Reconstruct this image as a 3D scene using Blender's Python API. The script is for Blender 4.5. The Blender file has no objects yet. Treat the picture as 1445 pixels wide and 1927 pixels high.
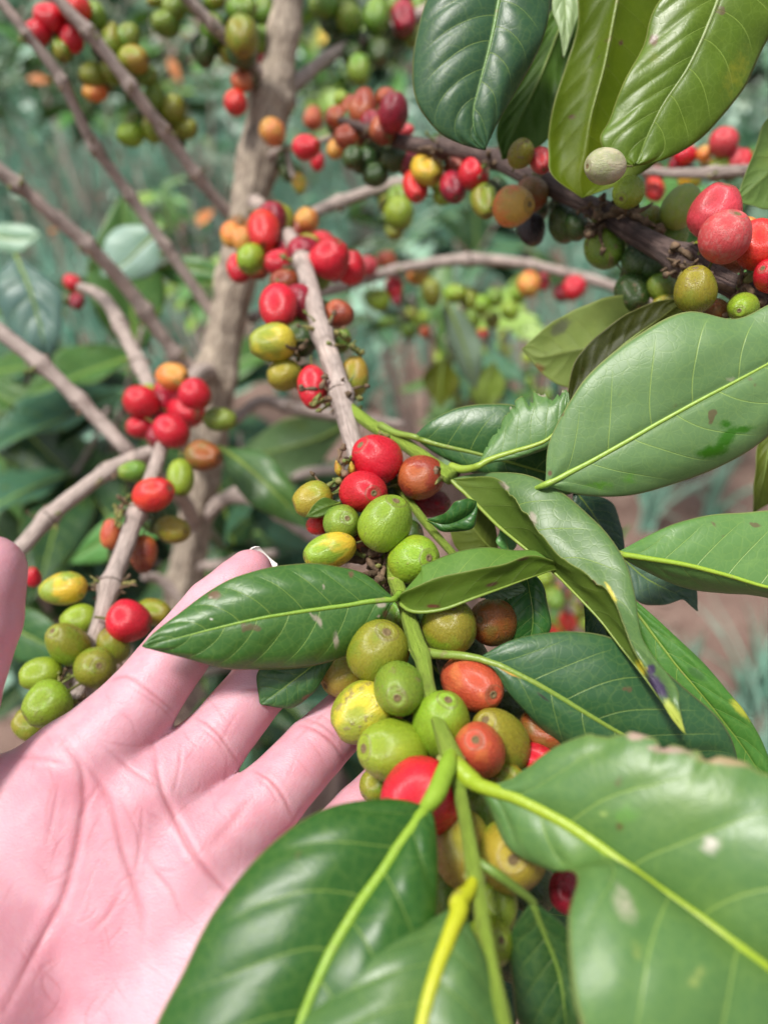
import bpy, math, random
import numpy as np
from mathutils import Vector, Matrix, noise as mnoise
R = math.radians
rnd = random.Random(7)
scene = bpy.context.scene

# ---------------------------------------------------------------- camera
F = 1450.0                      # focal length in photo pixels (photo 1445 x 1927)
CAMZ, PITCH = 1.30, R(35)
cd = bpy.data.cameras.new('camera'); cam = bpy.data.objects.new('camera', cd)
scene.collection.objects.link(cam); scene.camera = cam
cam.location = (0, 0, CAMZ); cam.rotation_euler = (math.pi/2 - PITCH, 0, 0)
cd.sensor_fit = 'HORIZONTAL'; cd.sensor_width = 36; cd.lens = 36*F/1445
cd.clip_start = 0.01; cd.clip_end = 300
cd.dof.use_dof = True; cd.dof.focus_distance = 0.212; cd.dof.aperture_fstop = cd.lens/3.9
# ---------------------------------------------------------------- world, sun, exposure
SUN_EL, SUN_ROT = R(67), R(236)
w = bpy.data.worlds.new('World'); scene.world = w; w.use_nodes = True
nt = w.node_tree; nt.nodes.clear()
sky = nt.nodes.new('ShaderNodeTexSky'); sky.sky_type = 'NISHITA'; sky.sun_disc = False
sky.sun_elevation = SUN_EL; sky.sun_rotation = SUN_ROT; sky.air_density = 1.0; sky.dust_density = 4.0
hs = nt.nodes.new('ShaderNodeHueSaturation'); hs.inputs['Saturation'].default_value = 0.32
bg = nt.nodes.new('ShaderNodeBackground'); bg.inputs[1].default_value = 0.05
wo = nt.nodes.new('ShaderNodeOutputWorld')
nt.links.new(sky.outputs[0], hs.inputs['Color']); nt.links.new(hs.outputs[0], bg.inputs[0]); nt.links.new(bg.outputs[0], wo.inputs[0])
sl = bpy.data.lights.new('sun', 'SUN'); sl.energy = 1.5; sl.angle = R(11); sl.color = (1, .96, .9)
so = bpy.data.objects.new('sun', sl); scene.collection.objects.link(so)
sdir = Vector((math.sin(SUN_ROT)*math.cos(SUN_EL), math.cos(SUN_ROT)*math.cos(SUN_EL), math.sin(SUN_EL)))
so.rotation_euler = sdir.to_track_quat('Z', 'Y').to_euler()
vs = scene.view_settings; vs.view_transform = 'Standard'; vs.look = 'None'; vs.gamma = 1; vs.use_curve_mapping = False
vs.exposure = 1.65
scene.cycles.use_denoising = True
scene.cycles.max_bounces = 6; scene.cycles.diffuse_bounces = 2; scene.cycles.glossy_bounces = 2; scene.cycles.transmission_bounces = 4; scene.cycles.transparent_max_bounces = 8; scene.cycles.caustics_reflective = False

# ---------------------------------------------------------------- frame helpers
CR = np.array([1., 0, 0]); CU = np.array([0, math.sin(PITCH), math.cos(PITCH)]); CF = np.array([0, math.cos(PITCH), -math.sin(PITCH)])
C0 = np.array([0, 0, CAMZ])
def pt(x, y, d):
    """photo pixel + distance in metres along the view -> place in the world"""
    x = np.asarray(x, float); y = np.asarray(y, float); d = np.asarray(d, float)
    return C0 + ((x-722.5)/F*d)[..., None]*CR - ((y-963.5)/F*d)[..., None]*CU + d[..., None]*CF
def px_of(p):
    q = np.asarray(p) - C0; d = q@CF
    return q@CR/d*F+722.5, 963.5-q@CU/d*F, d

def catmull(P, n):
    P = np.asarray(P, float)
    if len(P) == 2: 
        t = np.linspace(0, 1, n)[:, None]; return P[0]*(1-t)+P[1]*t
    Q = np.vstack([2*P[0]-P[1], P, 2*P[-1]-P[-2]])
    m = len(P)-1; ts = np.linspace(0, m, n); out = []
    for t in ts:
        i = min(int(t), m-1); f = t-i
        a, b, c, e = Q[i], Q[i+1], Q[i+2], Q[i+3]
        out.append(.5*((2*b)+(-a+c)*f+(2*a-5*b+4*c-e)*f*f+(-a+3*b-3*c+e)*f**3))
    return np.array(out)
def unit(v): return v/np.maximum(np.linalg.norm(v, axis=-1, keepdims=True), 1e-12)

# ---------------------------------------------------------------- object helpers
WL = {}
def link(o, parent=None, loc=(0, 0, 0)):
    scene.collection.objects.link(o)
    loc = Vector(tuple(float(c) for c in loc)); WL[o.name] = loc.copy()
    if parent is not None:
        o.parent = parent; o.location = loc - WL[parent.name]
    else: o.location = loc
    return o
def tag(o, label=None, cat=None, group=None, kind=None):
    if label: o['label'] = label
    if cat: o['category'] = cat
    if group: o['group'] = group
    if kind: o['kind'] = kind
    return o
def thing(name, label, cat, loc, group=None):
    return tag(link(bpy.data.objects.new(name, None), None, loc), label, cat, group)
def mesh_obj(name, V, Fc, mats, parent=None, origin=None, fmat=None, uv=None, smooth=True, col=None):
    V = np.asarray(V, float)
    if origin is None: origin = V[0]
    me = bpy.data.meshes.new(name); me.from_pydata((V-np.asarray(origin)).tolist(), [], [tuple(map(int, f)) for f in Fc])
    for m in (mats if isinstance(mats, (list, tuple)) else [mats]): me.materials.append(m)
    if fmat is not None: me.polygons.foreach_set('material_index', np.asarray(fmat, np.int32))
    if smooth: me.polygons.foreach_set('use_smooth', np.ones(len(me.polygons), bool))
    if uv is not None:
        L = me.uv_layers.new(name='UVMap'); li = np.empty(len(me.loops), np.int32); me.loops.foreach_get('vertex_index', li)
        L.data.foreach_set('uv', np.asarray(uv, np.float32)[li].ravel())
    if col is not None:
        a = me.color_attributes.new('mark', 'FLOAT_COLOR', 'POINT'); a.data.foreach_set('color', np.asarray(col, np.float32).ravel())
    me.update()
    return link(bpy.data.objects.new(name, me), parent, origin)

# ---------------------------------------------------------------- materials
class NT:
    def __init__(s, name):
        s.m = bpy.data.materials.new(name); s.m.use_nodes = True; s.t = s.m.node_tree; s.t.nodes.clear()
        s.out = s.t.nodes.new('ShaderNodeOutputMaterial')
    def n(s, typ, ins=None, **kw):
        nd = s.t.nodes.new('ShaderNode'+typ)
        for k, v in kw.items(): setattr(nd, k, v)
        for k, v in (ins or {}).items(): s.set(nd.inputs[k], v)
        return nd
    def set(s, sock, v):
        if isinstance(v, bpy.types.NodeSocket): s.t.links.new(v, sock)
        elif isinstance(v, bpy.types.Node): s.t.links.new(v.outputs[0], sock)
        else:
            if isinstance(v, tuple) and len(v) == 3 and sock.type == 'RGBA': v = (*v, 1)
            sock.default_value = v
    def math(s, op, a, b=None, c=None):
        nd = s.n('Math', operation=op); s.set(nd.inputs[0], a)
        if b is not None: s.set(nd.inputs[1], b)
        if c is not None: s.set(nd.inputs[2], c)
        return nd.outputs[0]
    def mix(s, f, a, b, bt='MIX'):
        nd = s.n('Mix', data_type='RGBA', blend_type=bt); s.set(nd.inputs[0], f); s.set(nd.inputs[6], a); s.set(nd.inputs[7], b)
        return nd.outputs[2]
    def noise(s, scale, det=4, vec=None, rough=.55, dist=0):
        nd = s.n('TexNoise', {'Scale': scale, 'Detail': det, 'Roughness': rough, 'Distortion': dist})
        if vec is not None: s.set(nd.inputs['Vector'], vec)
        return nd.outputs[0]
    def ramp(s, f, a, b, lo=0., hi=1.):
        nd = s.n('MapRange', {0: f, 1: a, 2: b, 3: lo, 4: hi}); nd.interpolation_type = 'SMOOTHSTEP'; return nd.outputs[0]
    def bump(s, h, dist, strength=1., normal=None):
        nd = s.n('Bump', {'Height': h, 'Distance': dist, 'Strength': strength})
        if normal is not None: s.set(nd.inputs['Normal'], normal)
        return nd.outputs[0]
    def oattr(s, name, fac=False):
        nd = s.n('Attribute', attribute_type='OBJECT', attribute_name=name)
        return nd.outputs['Fac'] if fac else nd.outputs['Color']
    def pr(s, **kw):
        nd = s.n('BsdfPrincipled')
        for k, v in kw.items(): s.set(nd.inputs[k.replace('_', ' ')], v)
        return nd
    def end(s, sh): s.t.links.new(sh if isinstance(sh, bpy.types.NodeSocket) else sh.outputs[0], s.out.inputs[0]); return s.m

def mat_leaf(name, under=False, simple=False):
    s = NT(name)
    uv = s.n('TexCoord').outputs['UV']; ob = s.n('TexCoord').outputs['Object']
    sep = s.n('SeparateXYZ', {0: uv}); U, V = sep.outputs[0], sep.outputs[1]
    tint = s.oattr('tint'); rn = s.n('ObjectInfo').outputs['Random']
    rv = s.n('CombineXYZ', {0: s.math('MULTIPLY', rn, 37.), 1: s.math('MULTIPLY', rn, 91.)})
    vec = s.n('VectorMath', {0: ob, 1: rv}, operation='ADD').outputs[0]
    n1 = s.noise(60, 4, vec); n2 = s.noise(350, 3, vec)
    au = s.math('ABSOLUTE', s.math('SUBTRACT', s.math('MULTIPLY', U, 2.), 1.))
    side = s.math('GREATER_THAN', U, .5)
    # secondary veins: run outwards and forwards, alternate on the two sides
    wob = s.math('MULTIPLY', s.math('SUBTRACT', s.noise(30, 1, vec), .5), .45)
    ph = s.math('ADD', s.math('SUBTRACT', s.math('MULTIPLY', V, s.oattr('veins', True)), s.math('MULTIPLY', s.math('POWER', au, 1.25), 1.5)),
                s.math('ADD', s.math('MULTIPLY', side, .45), wob))
    fr = s.math('ABSOLUTE', s.math('SUBTRACT', s.math('FRACT', ph), .5))
    vein = s.math('SUBTRACT', 1., s.ramp(fr, .004, .024))
    veinw = s.math('SUBTRACT', 1., s.ramp(fr, .0, .22))
    fade = s.math('SUBTRACT', 1., s.ramp(au, .55, .95))
    vein = s.math('MULTIPLY', s.math('MULTIPLY', vein, fade), s.ramp(V, .03, .10))
    rib = s.math('SUBTRACT', 1., s.ramp(s.math('ADD', au, s.math('MULTIPLY', V, .02)), .012, .05))
    # fine network
    vo = s.n('TexVoronoi', {'Scale': 420., 'Randomness': 1.}, feature='DISTANCE_TO_EDGE'); s.set(vo.inputs['Vector'], vec)
    net = s.math('SUBTRACT', 1., s.ramp(vo.outputs['Distance'], .0, .10))
    vo2 = s.n('TexVoronoi', {'Scale': 150., 'Randomness': 1.}, feature='DISTANCE_TO_EDGE'); s.set(vo2.inputs['Vector'], vec)
    net2 = s.math('SUBTRACT', 1., s.ramp(vo2.outputs['Distance'], .0, .07))
    if under:
        base = s.oattr('utint'); veinc = s.mix(.5, (.30, .34, .08), tint); va = .35
    else:
        base = tint; veinc = s.mix(.35, (.36, .50, .10), tint); va = .62
    c = s.mix(s.math('MULTIPLY', s.math('SUBTRACT', n1, .35), 1.1), base, s.mix(1., base, (.55, .75, .5), 'MULTIPLY'))
    c = s.mix(s.math('MULTIPLY', s.ramp(n2, .5, .75), .22), c, s.mix(1., c, (1.5, 1.35, 1.2), 'MULTIPLY'))
    c = s.mix(s.math('MULTIPLY', s.ramp(s.noise(22, 3, vec), .58, .75), .35), c, s.mix(1., c, (1.7, 1.25, .55), 'MULTIPLY'))
    c = s.mix(s.math('MULTIPLY', net, .08), c, veinc)
    c = s.mix(s.math('MULTIPLY', net2, .06), c, veinc)
    c = s.mix(s.math('MULTIPLY', vein, va), c, veinc)
    c = s.mix(s.math('MULTIPLY', rib, .6), c, veinc)
    # blemishes and margin
    bl = s.math('MULTIPLY', s.ramp(s.noise(160, 2, vec), .69, .74), s.ramp(s.noise(30, 1, vec), .5, .62))
    c = s.mix(s.math('MULTIPLY', bl, .8), c, (.11, .07, .035))
    c = s.mix(s.math('MULTIPLY', s.ramp(au, .965, 1.), .55), c, (.30, .30, .10))
    at = s.n('Attribute', attribute_type='GEOMETRY', attribute_name='mark')
    ma = s.ramp(s.math('ADD', at.outputs['Alpha'], s.math('MULTIPLY', s.math('SUBTRACT', s.noise(420, 4, vec, .65), .5), .9)), .22, .80)
    c = s.mix(s.math('MULTIPLY', ma, s.ramp(at.outputs['Alpha'], 0., .1)), c, at.outputs['Color'])
    h = s.math('ADD', s.math('MULTIPLY', n2, .25), s.math('ADD', s.math('MULTIPLY', net, -.10), s.math('MULTIPLY', net2, -.08)))
    h = s.math('ADD', h, s.math('MULTIPLY', vein, -.5 if not under else .7))
    nb = s.bump(h, .00018, .8)
    ro = s.math('ADD', s.math('MULTIPLY', s.noise(25, 3, vec), .26), .36 if under else .27)
    p = s.pr(Base_Color=c, Roughness=ro, Normal=nb); p.inputs['Specular IOR Level'].default_value = .3 if under else .45
    tr = s.n('BsdfTranslucent', {'Color': s.mix(1., c, (1.6, 1.7, .55), 'MULTIPLY'), 'Normal': nb})
    mx = s.n('MixShader', {0: .48 if under else .15, 1: p, 2: tr})
    return s.end(mx)

def mat_rib():
    s = NT('leaf_midrib'); ob = s.n('TexCoord').outputs['Object']
    c = s.mix(s.noise(120, 4, ob), s.oattr('ribcol'), s.mix(1., s.oattr('ribcol'), (.72, .9, .8), 'MULTIPLY'))
    c = s.mix(s.math('MULTIPLY', s.ramp(s.noise(260, 3, ob), .62, .72), .5), c, (.2, .15, .07))
    return s.end(s.pr(Base_Color=c, Roughness=.42, Normal=s.bump(s.noise(700, 3, ob), .0002)))

def mat_berry():
    s = NT('cherry_skin'); ob = s.n('TexCoord').outputs['Object']; rn = s.n('ObjectInfo').outputs['Random']
    rv = s.n('CombineXYZ', {0: s.math('MULTIPLY', rn, 17.), 1: s.math('MULTIPLY', rn, 43.), 2: s.math('MULTIPLY', rn, 71.)})
    v = s.n('VectorMath', {0: ob, 1: rv}, operation='ADD').outputs[0]
    sep = s.n('SeparateXYZ', {0: ob}); z = sep.outputs[2]
    ca, cb = s.oattr('ca'), s.oattr('cb')
    f = s.ramp(s.math('ADD', s.math('MULTIPLY', s.noise(1.1, 2, v), 1.1), s.math('MULTIPLY', z, .18)), .42, .68)
    c = s.mix(f, ca, cb)
    st = s.n('Mapping', {0: v}); st.inputs['Scale'].default_value = (9, 9, 1.2)
    streak = s.noise(1.3, 4, st.outputs[0])
    c = s.mix(s.math('MULTIPLY', s.ramp(streak, .45, .8), .30), c, s.mix(1., c, (1.55, 1.5, 1.35), 'MULTIPLY'))
    c = s.mix(s.math('MULTIPLY', s.ramp(s.noise(2.6, 3, v), .5, .8), .35), c, s.mix(1., c, (.62, .62, .7), 'MULTIPLY'))
    fine = s.noise(22, 4, v, .7)
    c = s.mix(s.math('MULTIPLY', s.ramp(fine, .60, .72), .28), c, s.mix(1., c, (1.5, 1.5, 1.6), 'MULTIPLY'))
    scar = s.oattr('scar', True)
    sm = s.math('MULTIPLY', s.ramp(s.math('ADD', s.noise(2.3, 4, v, .6), s.math('MULTIPLY', scar, .12)), .68, .73), scar)
    c = s.mix(s.math('MULTIPLY', sm, .75), c, (.20, .13, .07))
    speck = s.math('MULTIPLY', s.ramp(s.noise(9, 1, v), .70, .74), s.math('ADD', .25, scar))
    c = s.mix(s.math('MULTIPLY', speck, .7), c, (.09, .05, .03))
    ringr = s.math('ABSOLUTE', s.math('SUBTRACT', z, .955)); c = s.mix(s.math('MULTIPLY', s.math('SUBTRACT', 1., s.ramp(ringr, .004, .022)), .45), c, (.12, .08, .035))
    bloom = s.oattr('bloom', True)
    bm = s.math('MULTIPLY', bloom, s.math('ADD', .35, s.math('MULTIPLY', s.ramp(s.noise(5, 5, v, .7), .45, .65), .65)))
    c = s.mix(bm, c, (.42, .36, .30))
    ro = s.math('ADD', s.math('MULTIPLY', s.noise(6, 3, v), .16), s.math('ADD', .20, s.math('MULTIPLY', s.math('ADD', sm, bloom), .3)))
    h = s.math('ADD', s.math('MULTIPLY', fine, .35), s.math('ADD', s.math('MULTIPLY', sm, .5), s.math('MULTIPLY', streak, .5)))
    p = s.pr(Base_Color=c, Roughness=ro, Normal=s.bump(h, .018, .3))
    p.inputs['Specular IOR Level'].default_value = .6
    p.inputs['Subsurface Weight'].default_value = .08; p.inputs['Subsurface Radius'].default_value = (1, .35, .15); p.inputs['Subsurface Scale'].default_value = .0025
    return s.end(p)

def mat_simple(name, a, b, scale, rough=.7, bump=.0004, bscale=None, spec=.3, det=5):
    s = NT(name); ob = s.n('TexCoord').outputs['Object']; n = s.noise(scale, det, ob)
    c = s.mix(s.ramp(n, .3, .7), a, b)
    p = s.pr(Base_Color=c, Roughness=rough, Normal=s.bump(s.noise(bscale or scale*3, 5, ob), bump))
    p.inputs['Specular IOR Level'].default_value = spec
    return s.end(p)

def mat_bark(name, a, b, dark, along=(1, 1, 1)):
    s = NT(name); uv = s.n('TexCoord').outputs['UV']; ob = s.n('TexCoord').outputs['Object']
    mp = s.n('Mapping', {0: uv}); mp.inputs['Scale'].default_value = (16, 5, 1)
    n1 = s.noise(2.5, 5, mp.outputs[0], .65, .4); n2 = s.noise(90, 4, ob); n3 = s.noise(500, 3, ob)
    c = s.mix(s.ramp(n1, .36, .64), a, b)
    c = s.mix(s.math('MULTIPLY', s.ramp(n2, .52, .72), .6), c, dark)
    c = s.mix(s.math('MULTIPLY', s.ramp(s.noise(40, 3, ob), .55, .7), .45), c, s.mix(1., c, (1.5, 1.45, 1.4), 'MULTIPLY'))
    h = s.math('ADD', s.math('MULTIPLY', n1, .8), s.math('MULTIPLY', n3, .4))
    return s.end(s.pr(Base_Color=c, Roughness=.75, Normal=s.bump(h, .0018, 1.)))

M_TOP = mat_leaf('leaf_upper'); M_UND = mat_leaf('leaf_underside', True); M_RIB = mat_rib(); M_BERRY = mat_berry()
M_CALYX = mat_simple('cherry_calyx', (.16, .10, .05), (.26, .20, .09), 900, .7, .0002)
M_BARK = mat_bark('branch_bark', (.58, .48, .43), (.36, .285, .25), (.14, .105, .09))
M_TRUNK = mat_bark('trunk_bark', (.48, .40, .31), (.24, .19, .15), (.09, .07, .055))
M_DARKBARK = mat_bark('dark_branch_bark', (.15, .10, .085), (.05, .03, .028), (.015, .011, .010))
M_STEM = mat_bark('green_stem', (.21, .33, .025), (.26, .37, .04), (.15, .18, .03))
M_DRY = mat_simple('dried_bud', (.07, .05, .03), (.20, .13, .08), 400, .8)
M_RING = mat_simple('node_scar', (.06, .045, .04), (.16, .12, .10), 500, .85)
M_BUDG = mat_simple('green_bud', (.12, .17, .04), (.22, .18, .06), 400, .6)

# ---------------------------------------------------------------- tube
def tube_mesh(P, rad, seg=14, wob=0., cap=True, ridge=0.):
    """P (n,3) path, rad (n,) radii -> verts, faces, uv"""
    n = len(P); T = unit(np.gradient(P, axis=0)); 
    ref = np.array([.3, -.5, .8]); N = np.zeros_like(P); 
    a = np.cross(T[0], ref); N[0] = a/np.linalg.norm(a)
    for i in range(1, n):
        v = N[i-1]-T[i]*(N[i-1]@T[i]); N[i] = v/np.linalg.norm(v)
    B = np.cross(T, N); ang = np.linspace(0, 2*np.pi, seg, endpoint=False)
    L = np.concatenate([[0], np.cumsum(np.linalg.norm(np.diff(P, axis=0), axis=1))])
    V = []; UV = []
    for i in range(n):
        for k, t in enumerate(ang):
            r = rad[i]
            if wob:
                q = P[i]*160+np.array([math.cos(t), math.sin(t), 0])*1.2
                r *= 1+wob*mnoise.noise(Vector(q))
            if ridge: r *= 1+ridge*mnoise.noise(Vector((math.cos(t)*3.2, math.sin(t)*3.2, L[i]*14)))
            V.append(P[i]+(N[i]*math.cos(t)+B[i]*math.sin(t))*r); UV.append((k/seg, L[i]*10))
    Fc = [(i*seg+k, i*seg+(k+1) % seg, (i+1)*seg+(k+1) % seg, (i+1)*seg+k) for i in range(n-1) for k in range(seg)]
    if cap:
        V += [P[0], P[-1]]; UV += [(0, 0), (0, L[-1]*10)]; a, b = len(V)-2, len(V)-1
        Fc += [(a, (k+1) % seg, k) for k in range(seg)]+[(b, (n-1)*seg+k, (n-1)*seg+(k+1) % seg) for k in range(seg)]
    return np.array(V), Fc, np.array(UV)
def merge(parts):
    V = []; Fc = []; UV = []; FM = []; o = 0
    for (v, f, uv, m) in parts:
        V.append(v); Fc += [tuple(i+o for i in q) for q in f]; UV.append(uv); FM += [m]*len(f); o += len(v)
    return np.vstack(V), Fc, np.vstack(UV), FM
def axes_from(z):
    z = unit(np.asarray(z, float)); a = np.array([0, 0, 1.]) if abs(z[2]) < .9 else np.array([1., 0, 0])
    x = unit(np.cross(a, z)); return x, np.cross(z, x), z
def spike(p, d, l, r, bend=.2, seg=6):
    x, y, z = axes_from(d); k = rnd.uniform(0, 6.3); off = (x*math.cos(k)+y*math.sin(k))*bend*l
    P = np.array([p+z*l*t+off*t*t for t in np.linspace(0, 1, 5)]); 
    return tube_mesh(P, r*np.array([.8, 1.15, 1, .7, rnd.uniform(.15, .9)]), seg)
def node_bits(p, t, r, n, parent, green=.4, size=1.):
    """the dried flower stalks and buds round one node of a branch"""
    parts = []
    x, y, z = axes_from(t)
    for i in range(n):
        sd = 1 if i % 2 else -1; k = (0 if sd > 0 else math.pi)+rnd.gauss(0, .55)
        d = unit(x*math.cos(k)+y*math.sin(k)+z*rnd.gauss(0, .45)); l = rnd.uniform(.0025, .006)*size; rr = rnd.uniform(.00035, .0008)*size
        v, f, u = spike(p+d*r*.75+z*rnd.gauss(0, .0014), d, l, rr, rnd.uniform(-.5, .5)); m = 1 if rnd.random() < green else 0
        parts.append((v, f, u, m))
        if rnd.random() < .6:
            e = v[-1]; v2, f2, u2 = spike(e-d*.0004, unit(d+np.array([rnd.gauss(0, .5) for _ in range(3)])), l*.35, rr*1.5, .1); parts.append((v2, f2, u2, m))
    V, Fc, UV, FM = merge(parts)
    return mesh_obj('bud_cluster', V, Fc, [M_DRY, M_BUDG], parent, p, FM, UV)

BR = {}
def rv_(s): return np.array([rnd.gauss(0, s) for _ in range(3)])
def branch(key, pts, parent, mat=None, name='branch', seg=14, wob=.07, nodes=None, bits=7, green=.4, ridge=0., nres=None, label=None, nodesw=.3):
    """pts: (px, py, depth, width px)"""
    A = np.array(pts, float); n = nres or max(24, int(np.abs(np.diff(A[:, :2], axis=0)).sum()/9))
    Q = catmull(A, n); P = pt(Q[:, 0], Q[:, 1], Q[:, 2]); rad = Q[:, 3]*.5*Q[:, 2]/F*(.92 if mat is M_STEM else .84 if mat is M_TRUNK else .86)
    L = np.concatenate([[0], np.cumsum(np.linalg.norm(np.diff(P, axis=0), axis=1))])
    nl = []
    if nodes:
        for (nx, ny) in nodes:
            i = int(np.argmin((Q[:, 0]-nx)**2+(Q[:, 1]-ny)**2)); nl.append(i)
            rad = rad*(1+nodesw*np.exp(-((L-L[i])/(rad[i]*1.0))**2))
    V, Fc, UV = tube_mesh(P, rad, seg, wob, True, ridge)
    FM = [0]*len(Fc)
    T = unit(np.gradient(P, axis=0))
    if mat is not M_STEM and mat is not M_TRUNK and nl:
        prt = [(V, Fc, UV, 0)]
        for i in nl:
            if rnd.random() < .35: continue
            tl = unit(T[i]+rv_(.12)); hw = rad[i]*rnd.uniform(.07, .14)
            v, f, u = tube_mesh(np.array([P[i]+tl*q*hw for q in (-1, -.4, .4, 1)]), rad[i]*np.array([.9, 1.05, 1.06, .9]), seg, .25); prt.append((v, f, u, 1))
        V, Fc, UV, FM = merge(prt)
    o = mesh_obj(name, V, Fc, [mat or M_BARK, M_RING], parent, P[0], FM, UV)
    if label: o['label'] = label
    T = unit(np.gradient(P, axis=0))
    for i in nl:
        if bits: node_bits(P[i], T[i], rad[i], bits, o, green)
    BR[key] = (o, P, Q, rad)
    return o

# ---------------------------------------------------------------- leaves
def leaf_grid(Lp, Mp, Rp, nu, bulge, quilt, wave, wfreq, phase, nibL=0, nibR=0, nveins=8.):
    nv = len(Mp); us = np.linspace(-1, 1, 2*nu+1)
    T = unit(np.gradient(Mp, axis=0))
    L = np.concatenate([[0], np.cumsum(np.linalg.norm(np.diff(Mp, axis=0), axis=1))]); v = L/L[-1]
    nR = unit(np.cross(Rp-Mp, T)+1e-12); nL = unit(np.cross(T, Lp-Mp)+1e-12)
    Wd = np.maximum(np.linalg.norm(Rp-Mp, axis=1), np.linalg.norm(Lp-Mp, axis=1)); size = L[-1]
    G = np.zeros((nv, 2*nu+1, 3)); UV = np.zeros((nv, 2*nu+1, 2))
    for j, u in enumerate(us):
        E, N, sd = (Rp, nR, 1) if u >= 0 else (Lp, nL, -1)
        a = abs(u); ed = np.array([mnoise.noise(Vector((x*7+sd*9, phase*13, 5.))) for x in v]); e = Mp+(E-Mp)*(1+.035*ed)[:, None]
        nb = nibR if u >= 0 else nibL
        if nb and a > .5:
            q = np.array([mnoise.noise(Vector((x*22, phase*9.1, 0)))+.5*mnoise.noise(Vector((x*60, phase, 3))) for x in v])
            e = Mp+(E-Mp)*(1-nb*np.clip(q+.15, 0, 1)*(a-.5)*2)[:, None]
        ph = v*nveins-1.5*a**1.25+(.45 if u >= 0 else 0)
        fr = np.abs((ph % 1)-.5)*2
        q = (1-np.exp(-(fr/.35)**2))*np.sin(np.pi*min(1, a*1.02))**.6*quilt*size*.0046
        wv = wave*size*.02*a**2.2*np.sin(2*np.pi*(v*wfreq+phase+(.3 if u > 0 else 0)))*np.sin(np.pi*v)
        rib = -.004*size*math.exp(-(a/.05)**2)*np.sin(np.pi*v)
        lump = np.array([mnoise.noise(Vector((x*4.5+phase*31, u*2.2, phase*7))) for x in v])*.011*size*min(1, a*2.5)*np.sin(np.pi*v)**.5
        off = bulge*Wd*4*a*(1-a)*.25+q+wv+rib+lump
        G[:, j] = Mp*(1-a)+e*a+N*off[:, None]; UV[:, j, 0] = u*.5+.5; UV[:, j, 1] = v
    # one smooth surface normal per point
    du = np.gradient(G, axis=1); dv = np.gradient(G, axis=0); NN = unit(np.cross(du, dv)+1e-14)
    return G, UV, NN, T, v
def build_leaf(name, G, UV, NN, T, v, parent, tint, ribcol, ribw, petiole=None, thick=.00022, marks=None, ribseg=8, label=None, origin=None, nveins=8., under=False):
    nv, nc = G.shape[:2]
    th = thick*np.ones((nv, nc, 1)); th[:, 0] = th[:, -1] = thick*.3
    A = (G+NN*th).reshape(-1, 3); B = (G-NN*th).reshape(-1, 3); n0 = nv*nc
    V = np.vstack([A, B]); uv = np.vstack([UV.reshape(-1, 2)]*2); Fc = []; FM = []
    idx = lambda i, j: i*nc+j
    for i in range(nv-1):
        for j in range(nc-1):
            a, b, c, d = idx(i, j), idx(i, j+1), idx(i+1, j+1), idx(i+1, j)
            Fc.append((a, b, c, d)); FM.append(0); Fc.append((n0+d, n0+c, n0+b, n0+a)); FM.append(1)
        for j, fl in ((0, 0), (nc-1, 1)):
            a, d = idx(i, j), idx(i+1, j); Fc.append((a, d, n0+d, n0+a) if not fl else (d, a, n0+a, n0+d)); FM.append(0)
    # midrib and stalk
    mid = G[:, nc//2]; mN = NN[:, nc//2]; k = max(2, nv//24)
    sel = list(range(0, nv-1, k)); Pm = mid[sel]; Wm = ribw*np.interp(v[sel], [0, .12, .5, 1], [1, .82, .58, .12])
    Pm = Pm+mN[sel]*(Wm*.3)[:, None]
    parts = [(V, Fc, uv, 0)]
    path = Pm; wr = Wm
    if petiole is not None:
        pp = np.array([pt(*q[:3]) for q in petiole]); pw = np.array([q[3]*.5*q[2]/F for q in petiole])
        cc = catmull(np.hstack([np.vstack([pp, Pm[:2]]), np.concatenate([pw, Wm[:2]])[:, None]]), 6*len(petiole)+4)
        path = np.vstack([cc[:-1, :3], Pm[1:]]); wr = np.concatenate([cc[:-1, 3], Wm[1:]])
    tv, tf, _ = tube_mesh(path, wr, ribseg)
    tuv = np.zeros((len(tv), 2)); o = len(V)
    V = np.vstack([V, tv]); uv = np.vstack([uv, tuv]); Fc += [tuple(i+o for i in q) for q in tf]; FM += [2]*len(tf)
    col = np.zeros((len(V), 4))
    if marks:
        X, Y, D = px_of(V)
        for mk in marks:
            (mx, my, rx, ry, ang, c), stg = mk[:6], (mk[6] if len(mk) > 6 else 1.)
            ca, sa = math.cos(R(ang)), math.sin(R(ang)); dx, dy = X-mx, Y-my
            a = ((dx*ca+dy*sa)/rx)**2+((-dx*sa+dy*ca)/ry)**2; al = np.exp(-a*.9)*stg
            m = al > col[:, 3]; col[m, :3] = c; col[m, 3] = al[m]
        col[o:, 3] = 0
    ob = mesh_obj(name, V, Fc, [M_TOP, M_UND, M_RIB], parent, path[0] if origin is None else origin, FM, uv, True, col)
    ob['tint'] = tint; ob['utint'] = tint if under else tuple(.45*a+.55*b for a, b in zip(tint, (.17, .24, .02))); ob['ribcol'] = tuple(.72*q for q in ribcol); ob['veins'] = float(nveins)
    if label: ob['label'] = label
    return ob
GRN = (.055, .125, .032); RIBC = (.28, .37, .055); RIBY = (.50, .52, .05)
LCOUNT = [0]
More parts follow.
